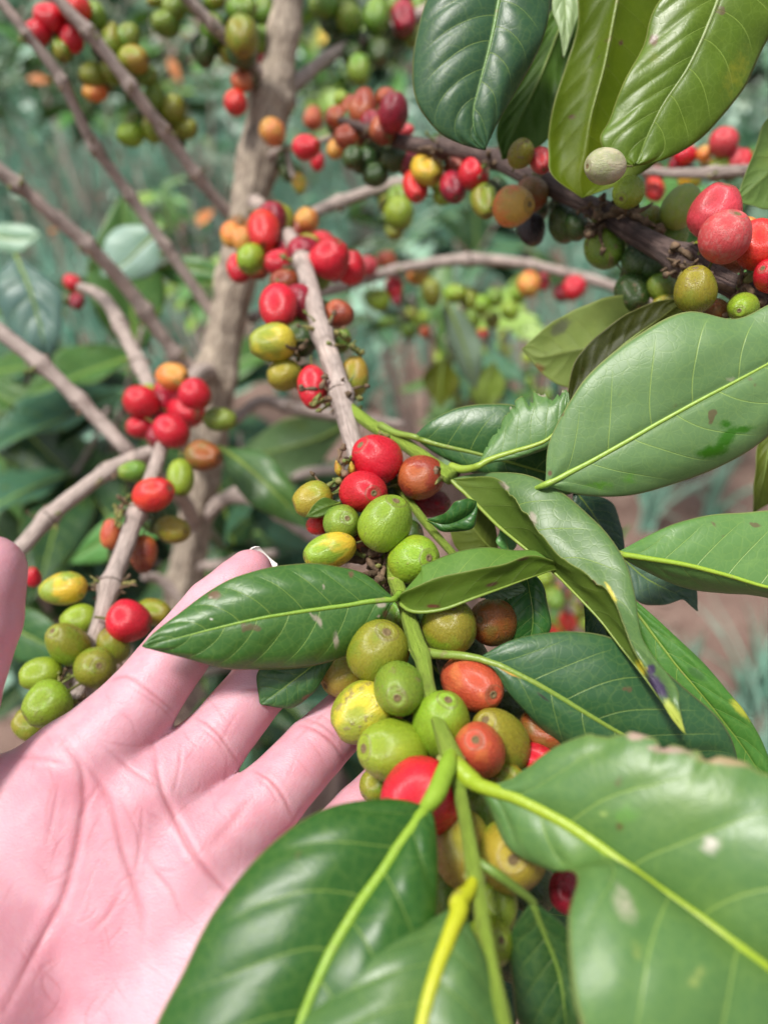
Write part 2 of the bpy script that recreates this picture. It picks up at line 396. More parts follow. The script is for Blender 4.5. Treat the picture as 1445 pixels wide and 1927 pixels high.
def leaf(parent, st, tint=GRN, under=False, petiole=None, ribw=9, ribcol=RIBC, bulge=.25, quilt=1., wave=.6, wfreq=2.5, nib=(0, 0), marks=None, hi=True, res=1, name='leaf', label=None, nveins=8.):
    """st: rows of (Mx,My,Md, Lx,Ly,dL, Rx,Ry,dR), dL dR in mm against Md; end rows may be just (Mx,My,Md)"""
    LCOUNT[0] += 1
    rows = []
    for q in st:
        if len(q) == 3: q = (*q, q[0], q[1], 0, q[0], q[1], 0)
        rows.append(q)
    A = np.array(rows, float)
    M = pt(A[:, 0], A[:, 1], A[:, 2]); Lp = pt(A[:, 3], A[:, 4], A[:, 2]+A[:, 5]/1000); Rp = pt(A[:, 6], A[:, 7], A[:, 2]+A[:, 8]/1000)
    if under: Lp, Rp = Rp, Lp
    nv = int(90*res) if hi else 36; nu = int(18*res) if hi else 8
    C = catmull(np.hstack([Lp, M, Rp]), nv*3)
    seg = np.linalg.norm(np.diff(C[:, 3:6], axis=0), axis=1); L = np.concatenate([[0], np.cumsum(seg)])
    tt = np.linspace(0, L[-1], nv); C = np.array([np.interp(tt, L, C[:, k]) for k in range(9)]).T
    sc = .5*st[len(st)//2][2]/F
    g = leaf_grid(C[:, :3], C[:, 3:6], C[:, 6:], nu, bulge, quilt, wave, wfreq, LCOUNT[0]*.37, nib[0], nib[1], nveins)
    return build_leaf(name, *g, parent, tint, ribcol, ribw*sc, petiole, marks=marks, label=label, nveins=nveins, under=under)

# ---------------------------------------------------------------- coffee cherries
def berry_mesh(name, kind):
    seg = 32; prof = []
    # polar profile from the calyx (+z) to the stalk (-z)
    def rr(th):
        base = 1+.02*math.cos(2*th)+.015*math.cos(3*th)*kind
        return base
    cal = .17+.03*kind
    prof = [(0., .955), (.05, .955), (.065, .965), (.09, .985), (.12, .975), (.14, .965), (cal, .975)]
    n0 = len(prof)
    for k in range(1, 26):
        th = cal+(math.pi-.10-cal)*k/25; r = rr(th); prof.append((r*math.sin(th), r*math.cos(th)*(1 if th < 1.57 else 1.03)))
    prof += [(.075, -1.04), (.06, -1.12), (.055, -1.35), (.06, -1.55)]
    V = []; Fc = []; FM = []
    for (r, z) in prof:
        for k in range(seg):
            t = 2*math.pi*k/seg; q = 1+.018*math.sin(2*t+kind*2)+.012*math.cos(3*t+kind)
            g = 1+.035*mnoise.noise(Vector((r*math.cos(t)*1.3+kind*9, r*math.sin(t)*1.3, z*1.3))) if z > -1.02 else 1; V.append((r*q*g*math.cos(t), r*q*g*math.sin(t), z*g))
    for i in range(len(prof)-1):
        for k in range(seg):
            Fc.append((i*seg+k, (i+1)*seg+k, (i+1)*seg+(k+1) % seg, i*seg+(k+1) % seg)); FM.append(1 if (i < 5) else (2 if i >= n0+25 else 0))
    me = bpy.data.meshes.new(name); me.from_pydata(V, [], Fc)
    for m in (M_BERRY, M_CALYX, M_BUDG): me.materials.append(m)
    me.polygons.foreach_set('material_index', np.array(FM, np.int32)); me.polygons.foreach_set('use_smooth', np.ones(len(Fc), bool)); me.update()
    return me
BM = [berry_mesh('cherry_shape', k) for k in range(4)]
COL = {
 'red': ((.62, .010, .028), (.48, .008, .020), 'ripe bright red coffee cherry'),
 'crimson': ((.34, .006, .026), (.20, .005, .018), 'dark crimson overripe coffee cherry'),
 'redor': ((.66, .045, .022), (.60, .020, .022), 'orange red ripening coffee cherry'),
 'orange': ((.66, .19, .045), (.58, .30, .05), 'orange ripening coffee cherry'),
 'salmon': ((.52, .155, .05), (.44, .07, .03), 'salmon red ripening coffee cherry'),
 'brown': ((.34, .085, .025), (.24, .035, .015), 'brownish red ripening coffee cherry'),
 'bronze': ((.20, .11, .022), (.26, .075, .015), 'bronze brown half ripe coffee cherry'),
 'yellow': ((.66, .40, .035), (.42, .38, .035), 'yellow ripening coffee cherry'),
 'yelor': ((.60, .42, .035), (.26, .34, .03), 'yellow and green coffee cherry with an orange flush'),
 'olive': ((.19, .25, .018), (.23, .21, .018), 'olive green unripe coffee cherry'),
 'oliveor': ((.25, .28, .025), (.31, .24, .025), 'olive coffee cherry flushed with orange'),
 'lime': ((.25, .36, .022), (.21, .31, .02), 'light green unripe coffee cherry'),
 'green': ((.13, .25, .025), (.17, .26, .025), 'green unripe coffee cherry'),
 'dkgreen': ((.025, .065, .012), (.04, .075, .010), 'dark green unripe coffee cherry, darkened further for shade'),  # own dark green, deepened to stand for shade inside the clusters
 'pale': ((.42, .44, .26), (.26, .33, .11), 'dull pale green coffee cherry'),
 'black': ((.012, .008, .012), (.02, .012, .016), 'shrivelled black dried coffee cherry'),
 'pink': ((.62, .06, .075), (.5, .04, .05), 'pinkish red coffee cherry'),
}
def berry(bk, x, y, w_, h_, col, cal=None, d=None, dd=0., scar=None, bloom=0., dirimg=None, tz=None):
    o0, P, Q, rad = BR[bk]
    mean = (w_*h_)**.5
    i = int(np.argmin((Q[:, 0]-x)**2+(Q[:, 1]-y)**2)); dn = Q[i, 2]
    if d is None: d = dn+max(-.012, min(.012, F*.0145/mean-dn))+dd/1000
    c = pt(x, y, d); sc = d/F
    kz = 1.08 if bk == 'shoot' else 1.05; a = min(w_, h_)/2*sc*kz; big = max(w_, h_)/2*sc*kz
    view = unit(c-C0); cr, cu = CR, CU
    if cal is not None:
        q = np.array([(cal[0]-x)*2/w_, (cal[1]-y)*2/h_]); m = min(.97, np.linalg.norm(q)); q = q/max(1e-6, np.linalg.norm(q))*m
        z = cr*q[0]-cu*q[1]-CF*math.sqrt(max(0, 1-m*m))
    else:
        out = unit(c-P[i]); oi = np.array([out@cr, -(out@cu)])
        if dirimg is not None: oi = np.array(dirimg, float)
        elif w_ > h_*1.07: oi = np.array([1. if oi[0] > 0 else -1., .15])
        elif h_ > w_*1.07: oi = np.array([.12, 1. if oi[1] > 0 else -1.])
        if np.linalg.norm(oi) < 1e-3: oi = np.array([0, 1.])
        oi = oi/np.linalg.norm(oi); 
        tl = tz if tz is not None else rnd.uniform(-.1, .75)
        z = unit(cr*oi[0]-cu*oi[1]-CF*tl)
    sn2 = 1-(z@view)**2
    cc = math.sqrt(max(1e-9, (big**2-a*a*(1-sn2))/max(.15, sn2))); cc = min(max(cc, a*1.0), a*1.42)
    ax, ay, az = axes_from(z); rot = Matrix((ax, ay, az)).transposed().to_4x4() @ Matrix.Rotation(rnd.uniform(0, 6.28), 4, 'Z')
    me = BM[rnd.randrange(4)]
    o = bpy.data.objects.new('coffee_cherry', me); link(o, o0, c)
    o.rotation_euler = rot.to_euler(); sx = rnd.uniform(.97, 1.03); o.scale = (a*sx, a/sx, cc)
    ca, cb, lab = COL[col]; j = lambda q: tuple(min(.8, t*rnd.uniform(.88, 1.12)) for t in q)
    o['ca'] = j(ca); o['cb'] = j(cb); o['scar'] = float(scar if scar is not None else rnd.choice([0, 0, .15, .4])); o['bloom'] = float(bloom); o['label'] = lab
    return o
# ================================================================ THE GROUND
def ground_mat():
    s = NT('soil'); ob = s.n('TexCoord').outputs['Object']
    n = s.noise(6, 6, ob, .65); f = s.noise(60, 5, ob, .7)
    c = s.mix(s.ramp(n, .3, .7), (.135, .080, .062), (.225, .15, .12))
    c = s.mix(s.math('MULTIPLY', s.ramp(f, .55, .75), .7), c, (.33, .24, .20))
    c = s.mix(s.math('MULTIPLY', s.ramp(s.noise(2.2, 3, ob), .55, .7), .5), c, (.085, .075, .04))
    return s.end(s.pr(Base_Color=c, Roughness=.95, Normal=s.bump(s.math('ADD', n, s.math('MULTIPLY', f, .3)), .03)))
def ground_h(x, y):
    near = math.exp(-(x*x+y*y)/400.)
    h = .05*mnoise.noise(Vector((x*1.3, y*1.3, 0)))*near+.02*mnoise.noise(Vector((x*6, y*6, 3)))*near
    return h-.05
xs = np.concatenate([-np.geomspace(120, 2.6, 18), np.linspace(-2.5, 2.5, 101), np.geomspace(2.6, 120, 18)])
ys = np.concatenate([np.linspace(-3, 5, 161), np.geomspace(5.1, 200, 30)])
V = [(x, y, ground_h(x, y)) for y in ys for x in xs]; nx = len(xs)
Fc = [(j*nx+i, j*nx+i+1, (j+1)*nx+i+1, (j+1)*nx+i) for j in range(len(ys)-1) for i in range(nx-1)]
tag(mesh_obj('ground', V, Fc, ground_mat(), None, (0, 0, 0)), 'bare brown garden soil between the plants', kind='structure')
# clods of earth on the soil
cv = []; cf = []; 
base_ico = [(0, 0, 1), (.9, 0, .4), (.3, .85, .4), (-.7, .5, .4), (-.7, -.5, .4), (.3, -.85, .4), (.7, .5, -.4), (-.3, .8, -.4), (-.9, 0, -.4), (-.3, -.8, -.4), (.7, -.5, -.4), (0, 0, -1)]
ico_f = [(0, 1, 2), (0, 2, 3), (0, 3, 4), (0, 4, 5), (0, 5, 1), (1, 6, 2), (2, 7, 3), (3, 8, 4), (4, 9, 5), (5, 10, 1), (6, 7, 2), (7, 8, 3), (8, 9, 4), (9, 10, 5), (10, 6, 1), (11, 7, 6), (11, 8, 7), (11, 9, 8), (11, 10, 9), (11, 6, 10)]
for i in range(5200):
    y = .5+rnd.random()**1.6*4.2; x = rnd.uniform(-1, 1)*(.7+y*.55); r = .004+.02*rnd.random()**3
    o = len(cv); z = ground_h(x, y)
    cv += [(x+a*r*rnd.uniform(.7, 1.3), y+b*r*rnd.uniform(.7, 1.3), z+c*r*.7*rnd.uniform(.7, 1.3)+r*.2) for a, b, c in base_ico]; cf += [tuple(q+o for q in f) for f in ico_f]
M_CLOD = mat_simple('earth_clod', (.16, .10, .08), (.30, .22, .18), 30, .95, .002)
tag(mesh_obj('soil_clods', cv, cf, M_CLOD, None, (0, 1.5, 0)), 'loose crumbs and clods of brown earth on the ground', kind='stuff')

# ================================================================ ONION PLANTS
def mat_blade():
    s = NT('onion_blade'); ob = s.n('TexCoord').outputs['Object']; isl = s.n('NewGeometry').outputs['Random Per Island']
    c = s.mix(isl, (.13, .41, .29), (.42, .64, .52)); c = s.mix(s.math('MULTIPLY', s.ramp(s.noise(12, 3, ob), .5, .7), .5), c, (.34, .48, .30))
    p = s.pr(Base_Color=c, Roughness=.5)
    return s.end(s.n('MixShader', {0: .15, 1: p, 2: s.n('BsdfTranslucent', {'Color': c})}))
M_BLADE = mat_blade()
def blades(n, h, spread, base=(0, 0, 0), seg=5, w=.0045):
    V = []; Fc = []
    for i in range(n):
        a = rnd.uniform(0, 6.28); lean = abs(rnd.gauss(0, spread)); hh = h*rnd.uniform(.55, 1.1); ww = w*rnd.uniform(.6, 1.2)
        bx, by = base[0]+rnd.gauss(0, .012), base[1]+rnd.gauss(0, .012); o = len(V); K = 6
        for k in range(K):
            t = k/(K-1); off = lean*t**1.8*hh; r = ww*(1-t**2.2)+.0003
            cx, cy, cz = bx+math.cos(a)*off, by+math.sin(a)*off, base[2]+hh*t*(1-.25*lean*t)
            for q in range(seg): g = 6.283*q/seg; V.append((cx+r*math.cos(g), cy+r*math.sin(g), cz))
        for k in range(K-1):
            for q in range(seg): Fc.append((o+k*seg+q, o+k*seg+(q+1) % seg, o+(k+1)*seg+(q+1) % seg, o+(k+1)*seg+q))
    return V, Fc
def on_ground(px, py):
    d = 1.; dirv = unit(pt(px, py, 1.)-C0); k = (CAMZ+.05)/-dirv[2]; p = C0+dirv*k; return p
tuft_me = []
for k in range(4):
    v, f = blades(26, .34, .45); o = mesh_obj('onion_plant', v, f, M_BLADE, None, (0, 0, 0)); tuft_me.append(o.data); bpy.data.objects.remove(o)
def onion(px, py, sc, label, group=None):
    p = on_ground(px, py); o = bpy.data.objects.new('onion_plant', tuft_me[rnd.randrange(4)]); link(o, None, (p[0], p[1], ground_h(p[0], p[1])))
    o.scale = (sc, sc, sc*rnd.uniform(.9, 1.1)); o.rotation_euler = (0, 0, rnd.uniform(0, 6.3)); tag(o, label, 'onion plant', group or 'onion plants growing in the soil')
for a in [(1400, 1330, 1.05, 'blue green onion plant on the soil at the right edge of the picture'),
          (1440, 1420, .9, 'onion plant rising from the lower right edge behind the long green leaf'),
          (1215, 1010, .95, 'onion plant showing just under the big pale green leaf'),
          (1330, 985, .9, 'onion plant on bare soil between the big leaf and the lower right leaf'),
          (1300, 1260, .45, 'small pale onion sprout on bare soil left of the right hand onion clump'),
          (735, 790, .85, 'onion plant seen above the green shoot in the middle of the picture'),
          (60, 900, .95, 'onion plant in front of brown soil near the left edge'),
          (120, 960, .7, 'short onion plant beside the leftmost brown branch'),
          (250, 640, 1.1, 'onion plant behind the pale bent branch'),
          (350, 680, 1.1, 'onion plant just left of the tree trunk'),
          (160, 620, 1.1, 'onion plant behind the grey blue ribbed leaf')]:
    onion(*a)
# rows of onions running away over the field
V = []; Fc = []
for r in range(34):
    y = 2.6+r*.22
    for x in np.arange(-2.2-y*.45, 2.0+y*.35, .15):
        n = 9 if y < 6 else 7
        if rnd.random() < .18: continue
        bx, by = x+rnd.gauss(0, .03), y+rnd.gauss(0, .05)
        v, f = blades(n, .40, .35, (bx, by, ground_h(bx, by)-.01), 3, .010); o = len(V); V += v; Fc += [tuple(q+o for q in g) for g in f]
tag(mesh_obj('onion_rows', V, Fc, M_BLADE, None, (0, 5, 0)), 'dense rows of blue green onion leaves covering the field behind', kind='stuff')

# ================================================================ LEAF SHAPES FOR THE SHRUBS BEHIND
def simple_leaf_mesh(k):
    n = 15; t = np.linspace(0, 1, n); bend = [.25, .45, .1, .6][k]
    M = np.stack([t*0, t, -bend*t**2*.5], 1); wid = .21*np.sin(np.pi*np.clip(t, 0, 1)**.85)**.9; fold = [.25, .1, .5, .3][k]
    Lp = M+np.stack([-wid, 0*t, wid*fold], 1); Rp = M+np.stack([wid, 0*t, wid*fold], 1)
    nv = 20; f = lambda A: catmull(A, nv)
    g = leaf_grid(f(Lp), f(M), f(Rp), 4, .15, 1.2, 1.3, 2.2, k*.3)
    o = build_leaf('leaf', *g, None, GRN, RIBC, .012, [] if False else None, thick=.001, ribseg=5, origin=(0, 0, 0)); me = o.data; bpy.data.objects.remove(o); return me
SL = [simple_leaf_mesh(k) for k in range(4)]
def put_leaf(parent, p, direction, up, size, tint, ribcol=RIBC, name='leaf'):
    y = unit(np.asarray(direction, float)); z = unit(np.asarray(up, float)-y*(np.asarray(up, float)@y)); x = np.cross(y, z)
    o = bpy.data.objects.new(name, SL[rnd.randrange(4)]); link(o, parent, p)
    o.rotation_euler = Matrix((x, y, z)).transposed().to_euler(); o.scale = (size*rnd.uniform(.85, 1.15), size, size)
    o['tint'] = tint; o['utint'] = tuple(.5*a+.5*b for a, b in zip(tint, (.15, .22, .03))); o['ribcol'] = ribcol; o['veins'] = 8.; return o
def rv(s=1.): return np.array([rnd.gauss(0, s) for _ in range(3)])
BLUE = (.05, .14, .085); DEEP = (.016, .055, .020); MIDG = (.06, .15, .035); PALEB = (.32, .50, .42); LIMEG = (.26, .40, .08); BRI = (.09, .25, .06)  # DEEP darkened for shade in gaps, PALEB paled for leaf highlights
def shrub(label, pxc, pyc, dep, spread_px, nst, nleaf, size, tints, base=None, cherries=0, branches_from=None):
    """coffee bush standing in the ground; stems fan out to twig ends and carry opposite leaves"""
    c = pt(pxc, pyc, dep); b = base if base is not None else np.array([c[0], c[1]+.25, ground_h(c[0], c[1])])
    root = thing('coffee_shrub', label, 'shrub', b, 'leafy shrubs growing behind the coffee tree')
    tops = []
    for i in range(nst):
        tx, ty = pxc+rnd.uniform(-1, 1)*spread_px[0], pyc+rnd.uniform(-1, 1)*spread_px[1]; td = dep*rnd.uniform(.85, 1.25)
        e = pt(tx, ty, td); m = (b*.45+e*.55)+np.array([0, 0, .12])+rv(.03)
        P = catmull([b+rv(.01)*[1, 1, 0], m, e], 22); rad = np.linspace(.008, .0022, 22)
        v, f, u = tube_mesh(P, rad, 7, .1); mesh_obj('branch', v, f, M_BARK, root, P[0], None, u); tops.append(P)
    k = 0
    while k < nleaf:
        P = tops[rnd.randrange(nst)]; i = rnd.randrange(9, 22); T = unit(P[min(i, 20)+1]-P[min(i, 20)])
        for sd in (1, -1):
            side = unit(np.cross(T, rv()+1e-3)); d = unit(side*sd+T*.5+np.array([0, -.15, -.35])+rv(.25))
            put_leaf(root, P[min(i, 21)], d, np.array([0, -.25, 1])+rv(.25), size*rnd.uniform(.7, 1.2), tints[rnd.randrange(len(tints))]); k += 1
    for q in range(cherries):
        P = tops[rnd.randrange(nst)]; i = rnd.randrange(10, 21); cc = P[i]+rv(.009)
        o = bpy.data.objects.new('coffee_cherry', BM[rnd.randrange(4)]); link(o, root, cc); o.rotation_euler = (rnd.uniform(0, 6), rnd.uniform(0, 6), 0)
        s = rnd.uniform(.006, .0075); o.scale = (s, s, s*1.2); kk = rnd.choice(['lime', 'green', 'green', 'lime', 'olive', 'redor']); ca, cb, lab = COL[kk]
        o['ca'] = ca; o['cb'] = cb; o['scar'] = 0.; o['bloom'] = 0.; o['label'] = lab
    return root
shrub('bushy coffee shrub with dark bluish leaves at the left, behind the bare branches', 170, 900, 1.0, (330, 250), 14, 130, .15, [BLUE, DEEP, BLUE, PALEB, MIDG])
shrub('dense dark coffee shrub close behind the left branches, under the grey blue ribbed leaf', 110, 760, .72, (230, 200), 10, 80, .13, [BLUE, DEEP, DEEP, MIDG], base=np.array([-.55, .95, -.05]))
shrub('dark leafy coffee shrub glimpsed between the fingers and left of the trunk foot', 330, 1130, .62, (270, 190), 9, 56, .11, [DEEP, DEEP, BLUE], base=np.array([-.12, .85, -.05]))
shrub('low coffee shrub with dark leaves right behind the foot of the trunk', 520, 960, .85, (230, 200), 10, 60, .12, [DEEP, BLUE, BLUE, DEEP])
shrub('coffee shrub with lime green unripe cherries behind the right hand branch', 930, 600, .85, (170, 60), 10, 40, .085, [MIDG, LIMEG, BLUE, MIDG], cherries=110, base=np.array([.22, 1.45, -.05]))
shrub('dark glossy shrub standing in the field above the middle of the picture', 830, 440, 1.7, (230, 90), 10, 80, .15, [DEEP, BLUE, PALEB, BLUE])
shrub('green shrub with pale leaves at the top right behind the red cherries', 1360, 260, 1.9, (220, 190), 12, 100, .16, [BLUE, PALEB, BRI, DEEP])
shrub('leafy shrub with orange flecks in the field between the long thin branches', 340, 400, 1.9, (90, 110), 8, 46, .10, [BRI, MIDG, DEEP, LIMEG])
shrub('small coffee shrub with green cherries in the gap under the curled leaf', 1070, 1130, .55, (60, 60), 5, 10, .05, [MIDG, BRI], cherries=34, base=np.array([.25, .95, -.05]))
shrub('grey green leafy shrub in the top left corner of the field', 60, 60, 3.6, (220, 60), 9, 70, .22, [BLUE, DEEP, BRI, PALEB])
shrub('round green shrub at the top between the green cherries', 330, 50, 3.8, (190, 60), 9, 70, .24, [BRI, DEEP, LIMEG, MIDG])
shrub('pale green bush behind the fork of the trunk and its right branch', 700, 60, 3.4, (150, 60), 9, 60, .20, [LIMEG, BRI, BLUE, (.30, .36, .10)])
# dry orange leaves lying in the greenery
for (x, y, d, s, lab) in [(318, 108, 1.8, .10, 'dry orange leaf caught below the green cherries at the top left'), (52, 148, 2.2, .10, 'dry orange leaf beside the leftmost thin branch'), (96, 438, 1.2, .05, 'small orange leaf above the pale leaves at the left edge'),
                        (372, 425, 1.5, .09, 'cluster of dry orange leaf by the left side of the trunk'), (603, 85, 2.6, .16, 'yellow dying leaf right of the trunk top')]:
    p = pt(x, y, d); o = put_leaf(None, p, rv()+[1, 0, 0], np.array([0, -1, 1.]), s*.6, (.62, .20, .07) if 'yellow dying' not in lab else (.6, .42, .08), (.6, .3, .1), 'dry_leaf'); tag(o, lab, 'dry leaf', 'dry leaves caught in the greenery')
# far trees closing the field
def far_leaves(n, x0, x1, y0, y1, z1, s):
    V = []; Fc = []
    cl = [(rnd.uniform(x0, x1), rnd.uniform(y0, y1), rnd.uniform(0, z1), rnd.uniform(.4, 1.1)) for _ in range(max(8, n//250))]
    for i in range(n):
        cx, cy, cz, cr = cl[rnd.randrange(len(cl))]; p = np.array([cx, cy, cz])+rv(cr*.55)
        if p[2] < 0: p[2] = -p[2]
        d = unit(rv()+[0, 0, -.3]); u = unit(np.cross(d, rv())); ss = s*rnd.uniform(.6, 1.4); o = len(V)
        V += [p, p+d*ss*.45+u*ss*.22+np.array([0, 0, .02]), p+d*ss, p+d*ss*.45-u*ss*.22]; Fc += [(o, o+1, o+2), (o, o+2, o+3)]
    return V, Fc
def mat_far(nm='far_foliage', pal=((.25, (.05, .13, .07)), (.45, (.10, .24, .10)), (.62, (.22, .40, .28)), (.82, (.42, .55, .36)), (.93, (.6, .7, .55)))):  # palest stops stand for patches of light in the foliage
    s = NT(nm); isl = s.n('NewGeometry').outputs['Random Per Island']
    cr = s.n('ValToRGB', {0: isl}); e = cr.color_ramp; e.elements[0].color = (.02, .06, .025, 1); e.elements[1].color = (.22, .30, .10, 1)
    for pos, c in pal: q = e.elements.new(pos); q.color = (*c, 1)
    p = s.pr(Base_Color=cr.outputs[0], Roughness=.4)
    return s.end(s.n('MixShader', {0: .25, 1: p, 2: s.n('BsdfTranslucent', {'Color': cr.outputs[0]})}))
M_FAR = mat_far()
v, f = far_leaves(36000, -11, 11, 9.5, 13, 3.6, .28); tag(mesh_obj('far_thicket', v, f, M_FAR, None, (0, 11, 0), smooth=False), 'mass of mixed green bushes and trees closing off the far side of the field', kind='stuff')
M_WEED = mat_far('field_weed_leaves', ((.25, (.12, .28, .16)), (.5, (.28, .46, .30)), (.7, (.45, .62, .50)), (.85, (.62, .74, .66))))  # whitish leaf colours stand for bright reflections over the field
v, f = far_leaves(9000, -6, 7, 3.2, 9, .35, .13); tag(mesh_obj('field_weeds', v, f, M_WEED, None, (0, 6, 0), smooth=False), 'low mixed weeds among the onion rows, paled for bright spots', kind='stuff')

# ================================================================ THE COFFEE TREE
TB = pt(300, 1500, .62); TB = np.array([TB[0]-.03, TB[1]+.05, ground_h(TB[0], TB[1])-.01])
tree = thing('coffee_tree', 'coffee tree with knobbly brown trunk, bare branches and the cherry laden shoot over the hand', 'tree', TB)
bx, by, bd = [float(q) for q in px_of(TB)]
branch('trunk', [(bx, by, bd, 60), (290, 1560, .60, 66), (322, 1250, .56, 70), (345, 1100, .535, 72), (372, 960, .515, 74), (400, 760, .495, 82), (428, 600, .48, 80), (462, 420, .465, 78), (505, 210, .45, 84), (530, 90, .44, 66), (545, -40, .43, 68), (555, -300, .41, 60)],
       tree, M_TRUNK, 'trunk', 30, .10, [(345, 1100), (405, 700), (440, 520), (490, 300), (510, 170), (535, 60)], 0, ridge=.24, nres=170, nodesw=.2)
TR = BR['trunk'][0]
B = lambda *a, **k: branch(*a, **k)
B('fruit', [(480, 380, .45, 34), (520, 420, .40, 36), (560, 470, .345, 38), (583, 540, .315, 40), (600, 610, .295, 42), (620, 670, .28, 44), (640, 735, .267, 46), (655, 800, .258, 42), (672, 860, .25, 38), (690, 930, .241, 36), (712, 1000, .234, 34), (738, 1068, .224, 32)],
  tree, nodes=[(500, 400), (566, 490), (607, 625), (640, 742), (712, 1000)], bits=12, seg=18)
B('shoot', [(730, 1050, .226, 30), (745, 1095, .216, 30), (765, 1150, .206, 31), (785, 1215, .197, 36), (795, 1240, .194, 34), (805, 1290, .189, 30), (825, 1360, .181, 30), (845, 1415, .174, 42), (853, 1440, .172, 46), (865, 1490, .167, 30), (880, 1570, .159, 30), (892, 1640, .153, 36), (900, 1680, .150, 34), (912, 1760, .144, 32), (930, 1850, .138, 34), (955, 1960, .132, 34), (985, 2080, .127, 22)],
  tree, M_STEM, nodes=[(745, 1095), (790, 1228), (850, 1432), (895, 1655)], bits=0, green=.6, seg=20, wob=.06, name='green_shoot', nodesw=.06)
B('side', [(632, 742, .268, 30), (660, 770, .262, 26), (700, 800, .254, 26), (745, 825, .247, 27), (785, 852, .241, 27), (825, 880, .235, 27), (850, 900, .231, 30)],
  tree, M_STEM, nodes=[(640, 748), (740, 822), (838, 892)], bits=4, green=.6, seg=16, wob=.05, name='green_shoot', nodesw=.15)
B('side2', [(742, 905, .243, 20), (775, 950, .237, 17), (810, 995, .230, 17), (850, 1040, .222, 16), (890, 1085, .215, 14)], tree, M_STEM, seg=12, wob=.05, name='green_shoot')
B('left', [(405, 700, .49, 44), (370, 705, .455, 36), (335, 760, .40, 30), (308, 830, .36, 30), (285, 900, .335, 34), (258, 965, .315, 38), (235, 1030, .30, 40), (210, 1095, .285, 42), (190, 1165, .275, 38), (168, 1230, .268, 36), (148, 1300, .262, 34), (112, 1375, .259, 34), (60, 1430, .258, 40), (-40, 1500, .255, 40)],
  tree, nodes=[(325, 780), (258, 965), (208, 1100), (135, 1325)], bits=13, green=.35, seg=18)
B('l1', [(395, 705, .50, 36), (350, 685, .49, 30), (300, 625, .475, 30), (250, 555, .46, 32), (190, 485, .44, 30), (130, 430, .425, 32), (60, 370, .41, 28), (-20, 305, .395, 32), (-140, 220, .38, 26)], tree, nodes=[(270, 585), (165, 460), (40, 345), (330, 670)], bits=4, seg=14)
B('l2', [(-160, 560, .37, 32), (-40, 600, .375, 34), (40, 655, .38, 34), (110, 715, .385, 32), (180, 785, .39, 32), (255, 862, .395, 32), (340, 935, .47, 34), (368, 1000, .52, 36)], tree, nodes=[(75, 685), (150, 750), (255, 862)], bits=4, seg=14)
B('l3', [(300, 845, .36, 30), (255, 860, .37, 30), (205, 885, .37, 32), (150, 925, .365, 34), (90, 975, .355, 36), (40, 1030, .35, 34), (-20, 1080, .345, 34), (-120, 1170, .34, 30)], tree, nodes=[(200, 888), (90, 975)], bits=5, seg=14)
B('l4', [(400, 590, .485, 26), (345, 510, .47, 24), (285, 425, .455, 24), (225, 340, .44, 24), (178, 275, .425, 26), (140, 200, .41, 22), (110, 140, .40, 24), (60, 75, .39, 22), (0, 0, .38, 22), (-80, -80, .37, 20)], tree, nodes=[(178, 275), (116, 155), (245, 370), (310, 465), (50, 70)], bits=6, seg=14, green=.2)
B('l5', [(455, 410, .47, 30), (430, 400, .46, 26), (370, 330, .44, 26), (320, 260, .425, 26), (270, 195, .41, 27), (230, 140, .40, 26), (180, 75, .39, 28), (120, 10, .38, 26), (60, -60, .37, 24)], tree, nodes=[(368, 328), (310, 245), (245, 160), (165, 60)], bits=8, seg=14)
B('l6', [(150, 540, .47, 20), (180, 550, .465, 26), (210, 580, .46, 30), (240, 640, .455, 30), (265, 690, .45, 32), (290, 745, .44, 32), (320, 800, .43, 28), (365, 860, .50, 26)], tree, nodes=[(225, 610), (262, 685)], bits=3, seg=14)
B('t1', [(510, 165, .445, 34), (480, 130, .435, 28), (440, 85, .425, 26), (395, 40, .415, 25), (350, -5, .405, 24), (280, -70, .39, 22)], tree, nodes=[(470, 120), (400, 45)], bits=7, seg=14)
B('t2', [(540, 165, .45, 40), (575, 140, .46, 30), (620, 105, .47, 27), (670, 80, .48, 26), (720, 62, .49, 28), (780, 30, .50, 24), (860, -20, .51, 20)], tree, nodes=[(670, 80), (760, 45)], bits=8, seg=14)
B('r1', [(560, 420, .44, 26), (600, 395, .45, 25), (660, 372, .46, 26), (720, 352, .46, 24), (780, 340, .46, 24), (850, 325, .46, 20), (920, 310, .46, 14)], tree, nodes=[(640, 380), (745, 348)], bits=4, seg=14)
B('r2', [(470, 600, .50, 24), (560, 560, .52, 24), (640, 540, .53, 26), (700, 520, .535, 24), (780, 500, .54, 22), (880, 488, .54, 26), (980, 495, .54, 22), (1060, 512, .54, 22), (1120, 528, .54, 24), (1170, 545, .54, 20), (1300, 590, .54, 16)], tree, nodes=[(880, 488), (740, 510), (1000, 498)], bits=3, seg=12)
B('r3', [(400, 790, .50, 30), (440, 790, .51, 26), (490, 755, .52, 24), (560, 770, .53, 28), (640, 782, .54, 26), (760, 800, .55, 20)], tree, nodes=[(530, 765)], bits=2, seg=12)
B('r4', [(365, 990, .52, 34), (430, 935, .50, 32), (480, 940, .49, 32), (530, 970, .48, 28), (580, 1005, .47, 26), (680, 1060, .46, 20)], tree, nodes=[(450, 932), (530, 970)], bits=2, seg=12)
B('r5', [(350, 1060, .53, 30), (400, 1065, .52, 24), (460, 1050, .51, 22), (520, 1040, .50, 18)], tree, bits=0, seg=12)
B('r6', [(500, 930, .62, 14), (570, 892, .61, 22), (650, 882, .60, 18), (760, 870, .6, 12)], tree, bits=0, seg=10)
B('r7', [(350, 1130, .53, 30), (300, 1090, .52, 24), (270, 1085, .51, 18)], tree, bits=0, seg=10)
